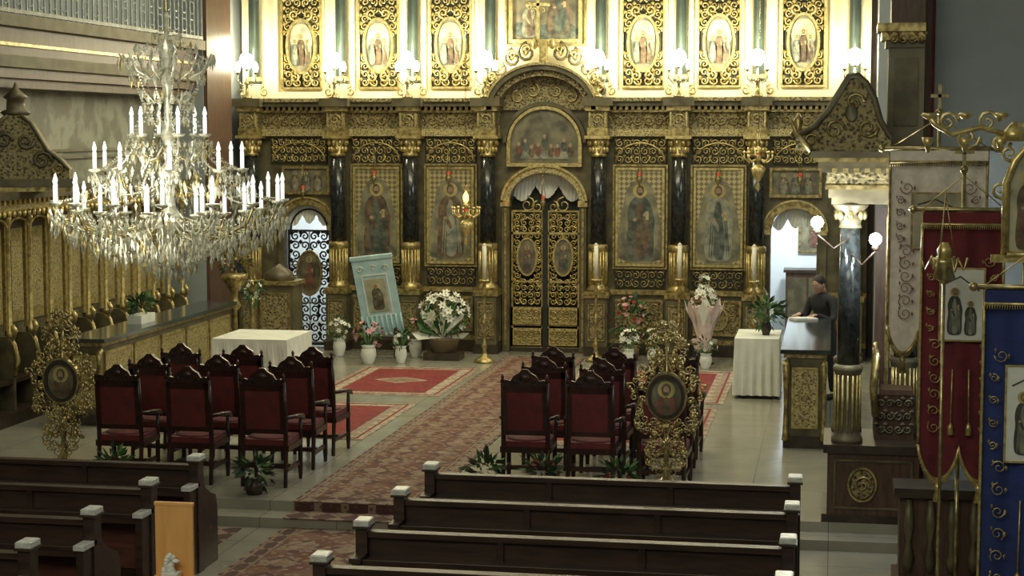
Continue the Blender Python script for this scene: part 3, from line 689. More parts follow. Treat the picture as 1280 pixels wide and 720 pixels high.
potplant('poinsettia_pot',-2.1,17.5,PETR,3);potplant('poinsettia_pot',-7.4,17.22,PETR,0)

# ---------------------------------------------------------------- tables & lectern
def clothtable(name,w,d,h):
    b=B(name);b.box(-w/2+.03,w/2-.03,-d/2+.03,d/2-.03,h-.05,h-.02,DARK)
    for sx in(-1,1):
        for sy in(-1,1): b.box(sx*(w/2-.08)-.03,sx*(w/2-.08)+.03,sy*(d/2-.08)-.03,sy*(d/2-.08)+.03,0,h-.05,DARK)
    per=[];N=26
    for (ax,ay,bx,by) in ((-1,-1,1,-1),(1,-1,1,1),(1,1,-1,1),(-1,1,-1,-1)):
        for i in range(N):
            t=i/N;per.append(((ax+(bx-ax)*t)*w/2,(ay+(by-ay)*t)*d/2))
    n=len(per);vs=[(x,y,h) for x,y in per]
    for lv,(z,amp) in enumerate(((h-.02,0),(h*.6,.012),(.05,.025))):
        for i,(x,y) in enumerate(per):
            o=1+ (amp*math.sin(i*1.3)+amp)/max(w,d)*2
            vs.append((x*o,y*o,z))
    fs=[tuple(range(n))]
    for l in range(3):
        for i in range(n): k=(i+1)%n;fs.append((l*n+i,(l+1)*n+i,(l+1)*n+k,l*n+k))
    b.add(vs,fs,CLOTHW)
    return b
t=clothtable('cloth_covered_table',1.1,1.2,.84);place(t.out(),(-8.03,24.05,0))
t=clothtable('cloth_covered_table',.62,1.2,.85);place(t.out(),(-1.03,25.3,0))
vase('tulip_arrangement',-8.75,25.75,0,1.2,.05,BRASS,(.18,.15,.17),1,PETW,9,.05)
vase('potted_green_plant',-.92,25.2,.853,.18,.08,DARK,(.22,.2,.2),1,PETW,3,.04,150,.09,[LEAF,LEAF,LEAFD])
b=B('draped_icon_lectern')
b.T=Matrix.Rotation(math.radians(-7),4,'Y')@Matrix.Rotation(math.radians(12),4,'X')
b.box(-.34,.34,.0,.03,.3,1.72,CLOTHB);b.box(-.36,.36,-.02,.04,1.68,1.74,CLOTHB)
for i in range(9): b.tube([(-.33+.0825*i,-.012,.3),(-.33+.0825*i,-.012,.72)],.02,CLOTHB,5)
b.frame(-.2,.2,.72,1.4,.02,-.01,.0,CLOTHW);b.box(-.17,.17,-.012,.0,.78,1.34,PBGL);saint(b,0,.8,1.3,-.012,.3,ROBEG,ROBEB)
b.scroll(-.22,1.52,-.01,.06,0,1,CLOTHW,.008);b.scroll(.22,1.52,-.01,.06,pi,-1,CLOTHW,.008);b.scroll(0,1.54,-.01,.05,0,1,CLOTHW,.008)
b.box(-.34,.34,-.015,.0,.36,.40,CLOTHW)
b.T=Matrix.Identity(4)
for sx in (-.28,.2): b.box(sx-.02,sx+.02,-.36,-.32,0,.5,DARK);b.tube([(sx,-.3,.5),(sx,.25,0)],.02,DARK,5)
b.box(-.3,.24,-.36,-.32,.3,.36,DARK)
place(b.out(),(-7.26,28.3,.02))

# ---------------------------------------------------------------- choir parapets
def parapet(L,w,h):
    b=B('choir_parapet')
    b.box(0,w,0,L,0,.14,DARK);b.box(.04,w-.04,.04,L-.04,.14,h-.1,OLIVE);b.box(0,w,0,L,h-.1,h-.05,GOLD);b.box(-.04,w+.04,-.04,L+.02,h-.05,h,GRAN)
    n=max(1,int(L/.85))
    for side in (.04,w-.04):
        s=-1 if side<.1 else 1
        for i in range(n):
            y0=.1+(L-.2)*i/n+.06;y1=.1+(L-.2)*(i+1)/n-.06
            X=(side-.012,side) if s<0 else (side,side+.012)
            b.box(X[0],X[1],y0,y1,.24,h-.2,CARVL)
            for (a,c,d,e) in ((y0,y1,.22,.26),(y0,y1,h-.22,h-.18),(y0-.02,y0+.02,.22,h-.18),(y1-.02,y1+.02,.22,h-.18)): b.box(X[0]-.01,X[1]+.01,a,c,d,e,GOLDB)
    b.frame(.12,w-.12,.26,h-.24,.025,.01,.04,GOLDB);b.box(.12,w-.12,.03,.04,.26,h-.24,CARVL)
    b.ring(w/2,h*.5,.06,.18,.015,.015,.035,GOLD);b.scroll(w/2,h*.5,.025,.05,0,1,GOLD,.009)
    for z in (h*.5+.27,h*.5-.27): b.scroll(w/2,z,.025,.05,0,1,GOLD,.009)
    for x in (.03,w-.03):
        b.tube([(x,.0,h-.14),(x,-.05,h-.2),(x,-.03,h-.45),(x,.02,h-.7),(x,-.04,.2),(x,-.05,.1)],[.04,.045,.03,.025,.035,.045],GOLD,6)
    return b
p=parapet(3.64,.5,1.18);place(p.out(),(-.55,20.9,0))
p=parapet(5.0,.5,1.12);o=place(p.out(),(-9.6,20.9,0));
b=B('open_service_book');b.box(-.16,.0,-.12,.12,0,.03,PAPER);b.box(.0,.16,-.12,.12,.0,.025,PAPER);place(b.out(),(-.38,24.25,1.181),.5)
b=B('potted_fern_box');b.box(-.1,.1,-.25,.25,0,.12,CLOTHW);foliage(b,(0,0,.25),(.14,.3,.11),170,[LEAF,LEAF,LEAFD],.07,.9);place(b.out(),(-9.35,22.8,1.121))
b=B('gilt_flower_urn');b.lathe([(.14,0),(.14,.04),(.05,.1),(.045,.9),(.1,1.0),(.05,1.1),(.06,1.2),(.2,1.42),(.22,1.5),(.18,1.5)],(0,0,0),GOLD,16)
foliage(b,(0,0,1.65),(.28,.25,.2),110,[GOLD,CARVL,LEAFD],.09);place(b.out(),(-9.3,26.5,0))
b=B('small_altar_cabinet');b.box(-.3,.3,-.25,.25,0,1.3,OLIVE);b.box(-.34,.34,-.29,.29,1.3,1.36,GOLD);b.frame(-.22,.22,.2,1.15,.03,-.27,-.25,GOLD);b.box(-.22,.22,-.26,-.25,.2,1.15,CARV);b.lathe([(.25,0),(.22,.12),(.1,.2),(.02,.26)],(0,0,1.36),OLIVE,14);place(b.out(),(-8.75,27.1,0))

# ---------------------------------------------------------------- choir stalls left
b=B('choir_stalls')
Y0,Y1=18.6,27.2;X=-10.88
b.box(X,X+.08,Y0,Y1,0,2.7,OLIVE);b.box(X,X+.62,Y0,Y1,0,.16,DARK)
n=14;d=(Y1-Y0)/n
for i in range(n+1):
    y=Y0+i*d
    b.box(X,X+.5,y-.03,y+.03,.1,1.1,OLIVE)
    b.lathe([(.05,1.1),(.05,1.15),(.032,1.2),(.03,2.5),(.055,2.6),(.06,2.68)],(X+.45,y,0),GOLDB,8)
    b.box(X,X+.12,y-.05,y+.05,1.1,2.68,GOLDB)
    b.tube([(X+.5,y,.6),(X+.55,y,.8),(X+.5,y,1.0),(X+.42,y,1.1)],.035,GOLD,6)
    b.tube([(X+.5,y,1.1),(X+.53,y,1.18),(X+.48,y,1.25)],.03,GOLDB,6)
    if i<n:
        b.box(X+.08,X+.1,y+.1,y+d-.1,1.2,2.45,GOLDB)
        b.box(X+.08,X+.11,y+.16,y+d-.16,1.35,2.3,CARVL)
        b.box(X+.05,X+.5,y+.03,y+d-.03,.5,.55,DARK);b.box(X+.08,X+.11,y+.08,y+d-.08,.6,1.1,OLIVE)
        b.tube([(X+.45,y+d/2-d/2*math.cos(pi*k/8),2.45+.18*math.sin(pi*k/8)) for k in range(9)],.02,GOLDB,5)
b.box(X,X+.62,Y0,Y1,2.68,2.76,GOLDB);b.box(X,X+.58,Y0,Y1,2.76,2.88,CARVL);b.box(X,X+.7,Y0,Y1,2.88,2.98,OLIVE)
y=Y0
while y<Y1: b.box(X+.58,X+.66,y,y+.06,2.82,2.88,GOLDB);b.ball((X+.64,y+.03,2.70),(.03,.04,.05),GOLDB,5,4);y+=.14
b.out()
b=B('stall_canopy_crest')
def crest(cx,cy,w,h,z,rot):
    P=[(-w,0),(w,0),(w*1.0,h*.10),(w*.85,h*.2),(w*.6,h*.32),(w*.42,h*.5),(w*.3,h*.62),(w*.12,h*.7),(-w*.12,h*.7),(-w*.3,h*.62),(-w*.42,h*.5),(-w*.6,h*.32),(-w*.85,h*.2),(-w,h*.1)]
    b.T=Matrix.Translation((cx,cy,z))@Matrix.Rotation(rot,4,'Z')
    b.prism(P,-.1,.5,CARV);b.box(-w-.05,w+.05,-.16,.5,-.1,.0,OLIVE);b.box(-w-.02,w+.02,-.13,.5,-.16,-.1,GOLD)
    for sg in (-1,1):
        b.scroll(sg*w*.5,h*.2,-.12,.13,0,sg,OLIVE,.03);b.scroll(sg*w*.8,h*.12,-.12,.08,pi,sg,GOLD,.018);b.scroll(sg*w*.2,h*.42,-.12,.11,0,-sg,OLIVE,.025)
        b.tube([(sg*w*1.0,-.12,h*.1),(sg*w*.85,-.12,h*.2),(sg*w*.6,-.12,h*.32),(sg*w*.42,-.12,h*.5),(sg*w*.3,-.12,h*.62),(sg*w*.12,-.12,h*.7)],.025,OLIVE,5)
    b.lathe([(.16,0),(.2,.04),(.12,.08),(.11,.2),(.16,.23),(.08,.3),(.03,.36),(.01,.42)],(0,.1,h*.7),OLIVE,12)
crest(-10.26,21.0,.66,1.15,3.14,.35)
b.T=Matrix.Identity(4);b.out()

# ---------------------------------------------------------------- bishop throne with canopy (right)
b=B('bishop_throne_canopy')
X0,X1,Ya,Yb=-.02,.84,16.95,17.9
b.box(X0-.05,X1,Ya-.0,Yb,0,.08,DARK);b.box(X0,X1,Ya,Yb,.08,.68,BROWN);b.box(X0-.04,X1,Ya-.04,Yb,.68,.76,DARK)
b.frame(X0+.08,X1-.08,.16,.6,.02,Ya-.02,Ya,OLIVE);b.ring((X0+X1)/2-.1,.38,.12,.15,.02,Ya-.04,Ya,GOLD);b.ell((X0+X1)/2-.1,.38,.11,.14,Ya-.02,Ya,CARV)
b.scroll((X0+X1)/2-.1,.38,Ya-.04,.09,0,1,GOLD,.012)
def tcol(x,y):
    b.lathe([(.15,.76),(.15,.8),(.125,.84),(.12,.88),(.12,1.42),(.14,1.46),(.14,1.5),(.112,1.52)],(x,y,0),OLIVE,18)
    for i in range(16):
        a=2*pi*i/16;b.tube([(x+.122*math.cos(a),y+.122*math.sin(a),.88),(x+.122*math.cos(a),y+.122*math.sin(a),1.42)],.011,GOLDB,4)
    b.lathe([(.11,1.5),(.105,2.2),(.092,2.84)],(x,y,0),BLACKM,20)
    b.lathe([(.11,2.83),(.095,2.87),(.12,2.94),(.10,2.96),(.17,3.04),(.17,3.06)],(x,y,0),OLIVE,16)
    for i in range(8):
        a=2*pi*i/8;b.ball((x+.13*math.cos(a),y+.13*math.sin(a),2.95),(.03,.03,.05),GOLD,5,4)
tcol(.16,17.1);tcol(.16,17.75);tcol(.72,17.75)
b.box(.42,.84,17.82,17.9,.76,3.0,BROWN);b.box(.52,.56,17.8,17.83,.8,2.9,GOLD);b.box(.76,.80,17.8,17.83,.8,2.9,GOLD);b.box(.57,.75,17.8,17.82,1.4,2.7,CARV)
b.box(.42,.8,17.3,17.75,.76,1.2,BROWN);b.box(.44,.78,17.28,17.7,1.2,1.25,BROWN);b.box(.40,.46,17.2,17.75,1.2,1.6,CARV);b.tube([(.43,17.2,1.0),(.40,17.15,1.3),(.43,17.18,1.6),(.43,17.5,1.66)],.035,GOLD,6)
b.filigree(.44,.78,.8,1.18,17.28,.11,OLIVE,.012)
for z0,z1,o,mt in ((3.06,3.12,.0,OLIVE),(3.12,3.2,.03,OLIVE),(3.2,3.24,.06,GOLD),(3.24,3.36,.05,CARV),(3.36,3.4,.1,OLIVE),(3.4,3.46,.13,OLIVE),(3.46,3.5,.17,GOLD),(3.5,3.56,.2,OLIVE)):
    b.box(X0-o,X1,Ya-o,Yb+.05,z0,z1,mt)
for i in range(9): b.box(X0+.1*i,X0+.1*i+.05,Ya-.12,Ya-.04,3.36,3.4,GOLDB)
P=[(-.36,3.56),(.52,3.56),(.52,3.68),(.42,3.84),(.36,4.05),(.28,4.2),(.2,4.27),(.12,4.26),(.04,4.12),(-.06,3.95),(-.18,3.8),(-.36,3.68)]
b.prism(P,Ya-.1,Ya+.02,CARV);b.prism([(x*.9+.03,z) for x,z in P],Ya+.02,Yb,BROWN)
b.tube([(x,Ya-.12,z) for x,z in P[2:]],.028,OLIVE,6)
for x,z,R,d in ((-.22,3.66,.07,1),(.0,3.76,.1,1),(.3,3.78,.1,-1),(.18,4.02,.09,1)): b.scroll(x,z,Ya-.13,R,0,d,GOLD,.014)
b.ball((.15,Ya-.12,3.92),(.06,.04,.09),OLIVE,10,6)
b.lathe([(.06,0),(.08,.05),(.03,.1),(.05,.16),(.01,.24)],(-.34,Ya-.02,3.68),GOLD,10)
b.tube([(-.22,Ya-.15,3.56),(-.36,Ya-.15,3.74),(-.42,Ya-.15,3.9)],[.03,.025,.01],GOLD,6)
b.box(.5,.84,17.5,17.9,3.56,4.55,TAN);b.box(.46,.84,17.46,17.9,3.56,3.75,TAN);b.box(.56,.78,17.48,17.5,3.8,4.45,OLIVE)
for z,o in ((4.55,.03),(4.62,.07),(4.7,.11)): b.box(.5-o,.84,17.5-o,17.9,z,z+.08,OLIVE if z<4.6 else GOLD)
b.box(.52,.84,17.5,17.9,4.78,9.15,BROWN)
b.filigree(.5,.84,4.57,4.7,17.42,.1,GOLD,.012)
for x,y,z in ((-.15,16.85,2.84),(.39,16.8,2.69)):
    b.tube([(.16,17.02,z-.1),((x+.16)/2,(y+17)/2,z-.2),(x,y,z-.06)],.010,DARK,5);b.lathe([(.02,-.06),(.04,-.03),(.02,0)],(x,y,z),DARK,8);b.ball((x,y,z+.05),.058,LITW,12,10)
b.out()
for i,(x,y,z) in enumerate(((-.15,16.68,2.88),(.39,16.62,2.73))):
    l=bpy.data.lights.new('throne_bulb_light','POINT');l.energy=36;l.color=(.92,.98,1);l.shadow_soft_size=.06;lo=bpy.data.objects.new('throne_bulb_light',l);COL.objects.link(lo);lo.location=(x,y,z)

# ---------------------------------------------------------------- banners
def banner(name,w,h,mat,trim,pic,tails,emb=GOLDB,dens=1):
    b=B(name);nx,nz=36,24;vs=[];fs=[]
    def bot(u):
        k=u*tails;f=k-math.floor(k)
        return -h+ .13*h*(1-max(0,math.sin(pi*f))**.6)
    yy=lambda u,v:.02*math.sin(u*9)+.012*math.sin(u*21+v*2)
    for j in range(nz+1):
        for i in range(nx+1):
            u=i/nx;v=j/nz;vs.append((-w/2+u*w,yy(u,v),bot(u)*v))
    for j in range(nz):
        for i in range(nx):
            a=j*(nx+1)+i;fs.append((a,a+1,a+nx+2,a+nx+1))
    b.add(vs,fs,mat,True)
    b.tube([(-w/2+w*i/60,yy(i/60,1)-.008,bot(i/60)) for i in range(61)],.016,trim,5)
    for i in range(60):
        u=i/60;b.tube([(-w/2+w*u,yy(u,1)-.01,bot(u)),(-w/2+w*u,yy(u,1)-.012,bot(u)-.05)],.005,trim,4)
    for sx in (-1,1): b.tube([(sx*w/2,yy((sx+1)/2,v/8)-.005,-v/8*h*.86) for v in range(9)],.014,trim,5)
    for t in range(tails):
        u=(t+.5)/tails;x=-w/2+w*u;z=bot(u)
        b.lathe([(.012,.0),(.03,-.04),(.02,-.07),(.04,-.16)],(x,-.02,z-.02),trim,8)
    for sx in (-1,1): b.tube([(sx*w*.1,-.05,-.58*h),(sx*w*.11,-.05,-.78*h)],.007,trim,4);b.lathe([(.008,.0),(.022,-.03),(.03,-.1)],(sx*w*.11,-.05,-.78*h),trim,8)
    b.box(-w/2,w/2,-.045,-.03,-.1,0,mat);b.tube([(-w/2,-.05,-.1),(w/2,-.05,-.1)],.012,trim,5)
    for i in range(40): b.tube([(-w/2+w*i/40,-.05,-.1),(-w/2+w*i/40,-.05,-.14)],.005,trim,4)
    b.tube([(-w/2-.06,0,.02),(w/2+.06,0,.02)],.02,BRASS,8)
    for sx in (-1,1): b.ball((sx*(w/2+.08),0,.02),.035,BRASS,8,6)
    pw,ph=w*.26,h*.13;pz=-h*.34
    b.box(-pw,pw,-.045,-.03,pz-ph,pz+ph,pic);b.frame(-pw,pw,pz-ph,pz+ph,.015,-.05,-.03,trim)
    r1,r2=(INK,ROBEW) if pic is PAPER else (ROBEG,ROBEW)
    saint(b,-pw*.35,pz-ph*.9,pz+ph*.6,-.045,pw*1.1,r1,r2);saint(b,pw*.4,pz-ph*.9,pz+ph*.2,-.045,pw*.9,r1,r2)
    b.tube([(-pw*.8,-.05,pz+ph*.6),(-pw*.1,-.05,pz+ph*.8),(pw*.8,-.05,pz+ph*.4)],.006,INK,4)
    for sx in (-1,1):
        for k in range(11):
            z=-.18*h-k*.062*h
            if pz-ph*1.15<z<pz+ph*1.15: xx=w*.39;R=w*.045
            else: xx=w*.32;R=w*.075
            b.scroll(sx*xx,z,-.035,R,k*1.3 if sx>0 else pi-k*1.3,sx*(1 if k%2 else -1),emb,.005*dens)
            b.octa((sx*(xx-R),-.035,z),.012,.045,emb);b.octa((sx*(xx+R*.8),-.035,z+R*.8),.01,.04,emb)
    b.tube([(0,.06,-h-(.0)),(0,.06,.35)],.018,BRASS,8)
    b.box(-.015,.015,.05,.07,.35,.6,BRASS);b.box(-.08,.08,.05,.07,.48,.51,BRASS);b.ball((0,.06,.35),.035,BRASS,8,6)
    b.tube([(-w/2,0,.03),(0,.06,.3),(w/2,0,.03)],.006,trim,4)
    return b
def poleext(b,h,z): b.tube([(0,.06,-h),(0,.06,-z)],.018,BRASS,8)
bb=banner('cream_church_banner',.86,1.85,BROC,GOLD,PBGL,3,M('banner_mauve_thread',(.27,.17,.13),.7),1.1);poleext(bb,1.7,3.55);place(bb.out(),(.93,16.4,3.57))
bb=banner('maroon_church_banner',.66,2.25,MAROON,GOLDB,PAPER,2);poleext(bb,2.2,3.1);place(bb.out(),(1.06,15.0,3.08))
bb=banner('navy_church_banner',.72,2.7,NAVY,GOLDB,PAPER,2,GOLDB,1.1);poleext(bb,2.4,2.6);place(bb.out(),(1.47,13.4,2.58))
b=B('carved_banner_rack')
b.box(.55,1.9,15.25,15.7,-.2,-.08,BROWN);b.box(.6,1.85,15.3,15.6,-.08,.62,BROWN);b.box(.55,1.9,15.22,15.68,.62,.7,DARK)
for i in range(7): b.lathe([(.03,0),(.05,.1),(.02,.25),(.045,.4),(.025,.62)],(.68+i*.18,15.26,-.02),OLIVE,8)
b.out()
b=B('processional_lantern')
b.tube([(0,0,-2.75),(0,0,0)],.014,BRASS,8)
b.lathe([(.02,0),(.09,.04),(.07,.1),(.11,.16),(.1,.2)],(0,0,0),BRASS,12)
for i in range(6):
    a=2*pi*i/6;b.tube([(.1*math.cos(a),.1*math.sin(a),.2),(.15*math.cos(a),.15*math.sin(a),.1),(.18*math.cos(a),.18*math.sin(a),.2)],.01,GOLDB,5)
b.lathe([(.05,.18),(.06,.26),(.03,.32)],(0,0,0),GOLDB,10)
for i in range(3):
    a=2*pi*i/3;b.tube([(.08*math.cos(a),.08*math.sin(a),.2),(0,0,.7)],.005,BRASS,4)
place(b.out(),(.87,14.3,2.55))
b=B('gilt_wall_lamp_bracket')
P=[(0,0,0),(-.2,0,.06),(-.42,0,.0),(-.55,0,.08),(-.6,0,.15)]
b.tube(P,.022,GOLDB,7)
for x,z,R,d in ((-.15,.1,.09,1),(-.3,-.02,.1,-1),(-.45,.1,.08,1),(-.05,-.06,.08,-1)): b.scroll(x,z,0,R,0,d,GOLDB,.014)
for x in (-.6,-.32,-.05):
    b.lathe([(.02,.12),(.06,.15),(.05,.17)],(x,0,0),GOLDB,10);b.lathe([(.05,-.02),(.03,-.08),(.01,-.14)],(x,0,0),GOLDB,8)
b.lathe([(.09,-.05),(.09,.02),(.02,.1)],(.05,0,0),GOLDB,10);b.tube([(.05,0,0),(.45,0,0),(.87,0,.0)],.02,GOLDB,6)
place(b.out(),(1.32,14.2,3.72))
b=B('gilt_processional_icon')
b.tube([(0,.03,-3.2),(0,.03,-.4)],.02,BRASS,8)
b.prism([(-.16,-.4),(.16,-.4),(.16,.15),(.1,.32),(0,.45),(-.1,.32),(-.16,.15)],0,.03,PBGL);saint(b,0,-.38,.3,0,.26,ROBEB,ROBER)
b.tube([(-.16,-.01,-.4),(.16,-.01,-.4),(.16,-.01,.15),(.1,-.01,.32),(0,-.01,.45),(-.1,-.01,.32),(-.16,-.01,.15),(-.16,-.01,-.4)],.03,GOLDB,6)
b.box(-.02,.02,0,.03,.45,.7,GOLDB);b.box(-.08,.08,0,.03,.58,.61,GOLDB);b.box(-.26,.26,-.02,.04,-.46,-.4,GOLDB)
for sg in (-1,1): b.scroll(sg*.2,.1,.0,.08,0,sg,GOLDB,.014);b.scroll(sg*.14,.38,.0,.07,0,sg,GOLDB,.014)
place(b.out(),(1.46,14.0,3.2))

# ---------------------------------------------------------------- chandelier
b=B('crystal_chandelier')
CXX,CYY=-4.75,12.15
b.T=Matrix.Translation((CXX,CYY,0))
b.lathe([(.01,2.7),(.05,2.74),(.09,2.82),(.05,2.9),(.03,2.95),(.1,3.03),(.13,3.1),(.05,3.18),(.03,3.3),(.07,3.4),(.09,3.45),(.03,3.52),(.03,3.65),(.06,3.72),(.03,3.8),(.02,4.0),(.05,4.1),(.02,4.2),(.07,4.34),(.02,4.42),(.015,4.6)],(0,0,0),CRYS,14)
b.tube([(0,0,4.55),(0,0,9.15)],.012,BRASS,6);b.lathe([(.03,0),(.12,.12),(.14,.2)],(0,0,8.98),BRASS,12)
rnd=random.Random(3)
def cr(p,r,h): b.octa(p,r,h,CRYS if rnd.random()<.86 else GOLDB)
def arms(n,R,z0,zc,off,cr_=.05):
    for i in range(n):
        a=2*pi*(i+off)/n;c,s=math.cos(a),math.sin(a)
        pr=[(.04,z0+.02),(R*.35,z0-.07),(R*.7,z0-.1),(R*.93,z0-.02),(R,zc-.03)]
        b.tube([(r*c,r*s,z) for r,z in pr],.009,CRYS if i%2 else BRASS,5)
        x,y=R*c,R*s
        b.lathe([(.01,0),(.045,.015),(.05,.03),(.02,.03)],(x,y,zc-.03),CRYS,10)
        b.cyl((x,y,zc),.015,.12,BULB,8);b.lathe([(.010,0),(.018,.025),(.004,.075)],(x,y,zc+.12),BULB,8)
        for k in range(6):
            q=2*pi*k/6;cr((x+.05*math.cos(q),y+.05*math.sin(q),zc-.07),.010,.055)
        cr((x,y,zc-.16),.015,.09)
        for r,z in pr[1:4]: cr((r*c,r*s,z-.06),.012,.07)
def swag(p,q,sag,n=14,rad=.009):
    p,q=Vector(p),Vector(q)
    for i in range(n+1):
        t=i/n;v=p.lerp(q,t);v.z-=sag*4*t*(1-t);cr(tuple(v),rad,rad*2.2)
def ringc(R,z,n,h,rad=.012,jit=.01):
    for i in range(n):
        a=2*pi*i/n+rnd.random()*.1;cr((R*math.cos(a)+rnd.uniform(-jit,jit),R*math.sin(a)+rnd.uniform(-jit,jit),z+rnd.uniform(-jit*2,jit*2)),rad,h)
arms(15,.82,3.12,3.25,0);arms(11,.66,3.08,3.19,.5);arms(9,.53,3.38,3.48,.3);arms(6,.27,3.62,3.73,.1)
arms(7,.40,3.05,3.16,.2)
for n,R,z in ((15,.82,3.22),(11,.66,3.16),(9,.53,3.45),(6,.27,3.70)):
    for i in range(n):
        a0=2*pi*i/n;a1=2*pi*(i+1)/n;swag((R*math.cos(a0),R*math.sin(a0),z),(R*math.cos(a1),R*math.sin(a1),z),.09,10)
for i in range(12):
    a=2*pi*i/12;c,s=math.cos(a),math.sin(a)
    swag((.30*c,.30*s,4.26),(.12*c,.12*s,3.8),.0,22);swag((.16*c,.16*s,3.95),(.5*c,.5*s,3.48),.1,24);swag((.25*c,.25*s,3.66),(.8*c,.8*s,3.25),.1,28)
    swag((.05*c,.05*s,4.47),(.30*c,.30*s,4.26),.03,10);swag((.7*c,.7*s,3.10),(.1*c,.1*s,2.78),.04,24,.011)
    b.tube([(.03*c,.03*s,4.2),(.15*c,.15*s,4.12),(.27*c,.27*s,4.18),(.34*c,.34*s,4.3)],.008,CRYS,4)
    b.tube([(.03*c,.03*s,4.0),(.12*c,.12*s,3.95),(.2*c,.2*s,4.02)],.007,CRYS,4)
ringc(.34,4.24,24,.10);ringc(.26,4.12,20,.09);ringc(.2,4.0,18,.08);ringc(.18,3.92,16,.08);ringc(.14,3.82,14,.07);ringc(.22,4.34,16,.08);ringc(.1,4.42,10,.08)
for R,z in ((.84,3.12),(.81,3.03),(.76,3.08),(.72,2.97),(.68,3.04),(.62,2.93),(.56,3.0),(.54,2.90),(.48,2.96),(.43,2.86),(.38,2.92),(.32,2.83),(.25,2.85),(.2,2.78),(.14,2.79),(.1,2.73)):
    ringc(R,z,int(12+R*62),.095,.013,.024)
for R,z in ((.55,3.4),(.45,3.34),(.35,3.36),(.62,3.3),(.3,3.6),(.2,3.55),(.4,3.45)): ringc(R,z,int(10+R*46),.085,.012,.018)
b.T=Matrix.Identity(4);cho=b.out()
for (dx,dy,z,e) in ((0,-.45,3.42,7),(-.5,-.5,3.34,5.5),(.5,-.5,3.34,5.5),(0,-.35,3.95,4),(0,-.6,2.95,4)):
    l=bpy.data.lights.new('chandelier_light','POINT');l.energy=e;l.color=(1,.96,.78);l.shadow_soft_size=.15;lo=bpy.data.objects.new('chandelier_light',l);COL.objects.link(lo);lo.parent=cho;lo.location=(CXX+dx,CYY+dy,z)

# ---------------------------------------------------------------- person reading at the right parapet
person=bpy.data.objects.new('person_reading',None);COL.objects.link(person)
def skin(name,verts,edges,radii,mat,sub=2):
    me=bpy.data.meshes.new(name);me.from_pydata(verts,edges,[]);o=bpy.data.objects.new(name,me);COL.objects.link(o)
    me.materials.append(mat);o.modifiers.new('skin','SKIN').use_smooth_shade=True
    for i,r in enumerate(radii):
        r=r if hasattr(r,'__len__') else (r,r);me.skin_vertices[0].data[i].radius=r
    me.skin_vertices[0].data[0].use_root=True
    sb=o.modifiers.new('sub','SUBSURF');sb.levels=sub;sb.render_levels=sub
    o.parent=person;return o
V=[(0,0,.96),(0,-.03,1.12),(0,-.08,1.3),(0,-.12,1.43),(0,-.14,1.5)];E=[(0,1),(1,2),(2,3),(3,4)];R=[(.16,.12),(.155,.11),(.18,.12),(.13,.09),(.06,.06)]
for sx in (-1,1):
    k=len(V);V+=[(sx*.1,0,.85),(sx*.11,-.02,.5),(sx*.11,.02,.1)];E+=[(0,k),(k,k+1),(k+1,k+2)];R+=[.1,.068,.05]
    k=len(V);V+=[(sx*.19,-.1,1.40),(sx*.25,-.14,1.2),(sx*.26,-.22,1.13),(sx*.15,-.40,1.225)];E+=[(3,k),(k,k+1),(k+1,k+2),(k+2,k+3)];R+=[.075,.058,.052,.035]
skin('clothed_body',V,E,R,SUIT)
b=B('shoes')
for sx in(-1,1): b.ball((sx*.11,-.05,.045),(.05,.14,.045),SUIT,10,6)
b.out().parent=person
b=B('head');b.T=Matrix.Translation((0,-.19,1.62))@Matrix.Rotation(math.radians(22),4,'X')
b.ball((0,0,0),(.075,.095,.115),SKIN,18,14);b.ball((0,-.03,-.06),(.052,.06,.06),SKIN,12,10);b.tube([(0,.03,-.05),(0,.06,-.15)],.052,SKIN,10)
b.add([(-.014,-.09,-.025),(.014,-.09,-.025),(0,-.12,-.022),(0,-.09,.025)],[(0,1,2),(0,2,3),(1,3,2)],SKIN)
for sx in(-1,1):
    b.ball((sx*.03,-.086,.012),(.014,.01,.008),PAPER,8,6);b.ball((sx*.03,-.094,.012),.006,HAIR,6,4);b.ball((sx*.03,-.09,.032),(.02,.008,.005),HAIR,8,4);b.ball((sx*.077,.01,-.01),(.01,.02,.03),SKIN,8,6)
b.ball((0,-.085,-.06),(.022,.01,.006),M('lips',(.4,.16,.13),.5),8,4)
b.ball((0,.022,.035),(.083,.098,.1),HAIR,18,12);b.out().parent=person
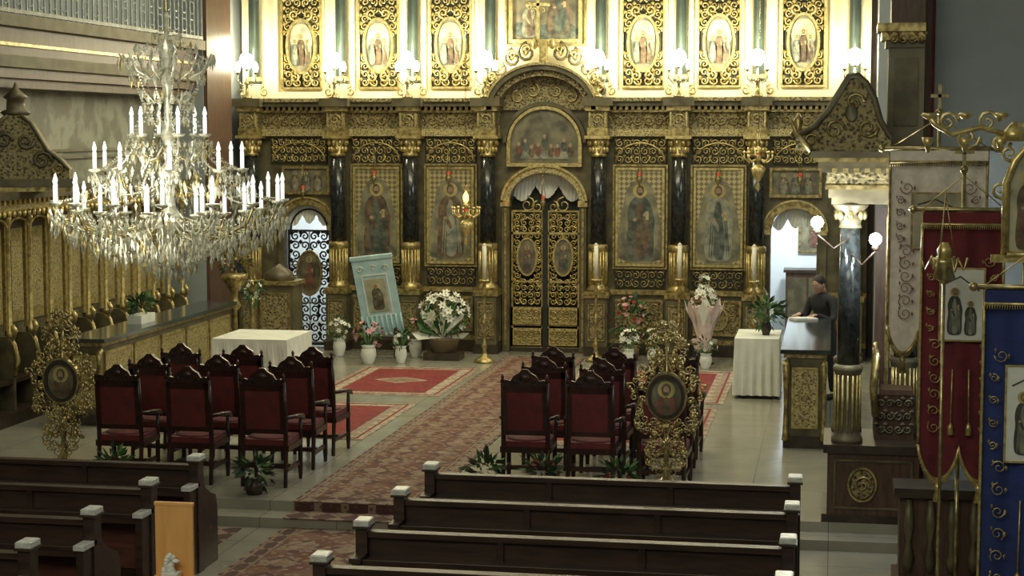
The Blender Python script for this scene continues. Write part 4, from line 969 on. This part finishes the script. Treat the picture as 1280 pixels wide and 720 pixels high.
for sx in(-1,1):
    w=Vector((sx*.15,-.40,1.225));V=[tuple(w),tuple(w+Vector((-sx*.02,-.05,-.01)))];E=[(0,1)];R=[(.026,.022),(.034,.017)]
    for f in range(4):
        k=len(V);ox=(f-1.5)*.02;L=(.075,.085,.08,.062)[f]
        V+=[tuple(w+Vector((-sx*.02+ox,-.09,-.012))),tuple(w+Vector((-sx*.02+ox*1.15,-.09-L*.55,-.018))),tuple(w+Vector((-sx*.02+ox*1.2,-.09-L,-.035)))];E+=[(1,k),(k,k+1),(k+1,k+2)];R+=[.011,.009,.008]
    k=len(V);V+=[tuple(w+Vector((-sx*.05,-.06,-.01))),tuple(w+Vector((-sx*.062,-.095,-.02)))];E+=[(1,k),(k,k+1)];R+=[.011,.009]
    skin('hand',V,E,R,SKIN,1)
place(person,(-.07,24.90,0),math.radians(-38))

# ---------------------------------------------------------------- lights
def area(name,loc,rot,sx,sy,e,col):
    l=bpy.data.lights.new(name,'AREA');l.shape='RECTANGLE';l.size=sx;l.size_y=sy;l.energy=e;l.color=col
    o=bpy.data.objects.new(name,l);COL.objects.link(o);o.location=loc;o.rotation_euler=rot
area('nave_fill',(-4.5,21,8.9),(0,0,0),10,9,330,(1,.98,.76))  # broad unseen fill added below the ceiling to brighten the interior
area('rear_fill',(-4,3,8),(math.radians(62),0,0),9,3,370,(1,.98,.78))  # unseen fill added high near the camera, aimed forward
area('iconostasis_fill',(-4.8,22.5,8.6),(math.radians(48),0,0),7,1.5,270,(1,.92,.60))  # warm fill added to lift the dark lower tier of the iconostasis
area('right_window_light',(2.1,23,5.6),(0,math.radians(75),0),3,3,200,(.93,.98,1))
area('pew_fill',(-4.5,10,8.9),(0,0,0),8,8,45,(1,.95,.85))  # weak unseen fill added over the pews
for x,e in ((-9.1,250),(-.3,330)):
    l=bpy.data.lights.new('sanctuary_light','POINT');l.energy=e;l.color=(.90,.97,1);l.shadow_soft_size=.3;lo=bpy.data.objects.new('sanctuary_light',l);COL.objects.link(lo);lo.location=(x,31.5,3.2)
w=bpy.data.worlds.new('church_air');S.world=w;w.use_nodes=True;w.node_tree.nodes['Background'].inputs[0].default_value=(.65,.69,.52,1);w.node_tree.nodes['Background'].inputs[1].default_value=.30

# ---------------------------------------------------------------- camera
c=bpy.data.cameras.new('camera');co=bpy.data.objects.new('camera',c);COL.objects.link(co);S.camera=co
c.sensor_width=36;c.lens=61.9;c.clip_end=200
co.location=(0,0,3.75);co.rotation_euler=(math.radians(84.9),0,math.radians(10.35))
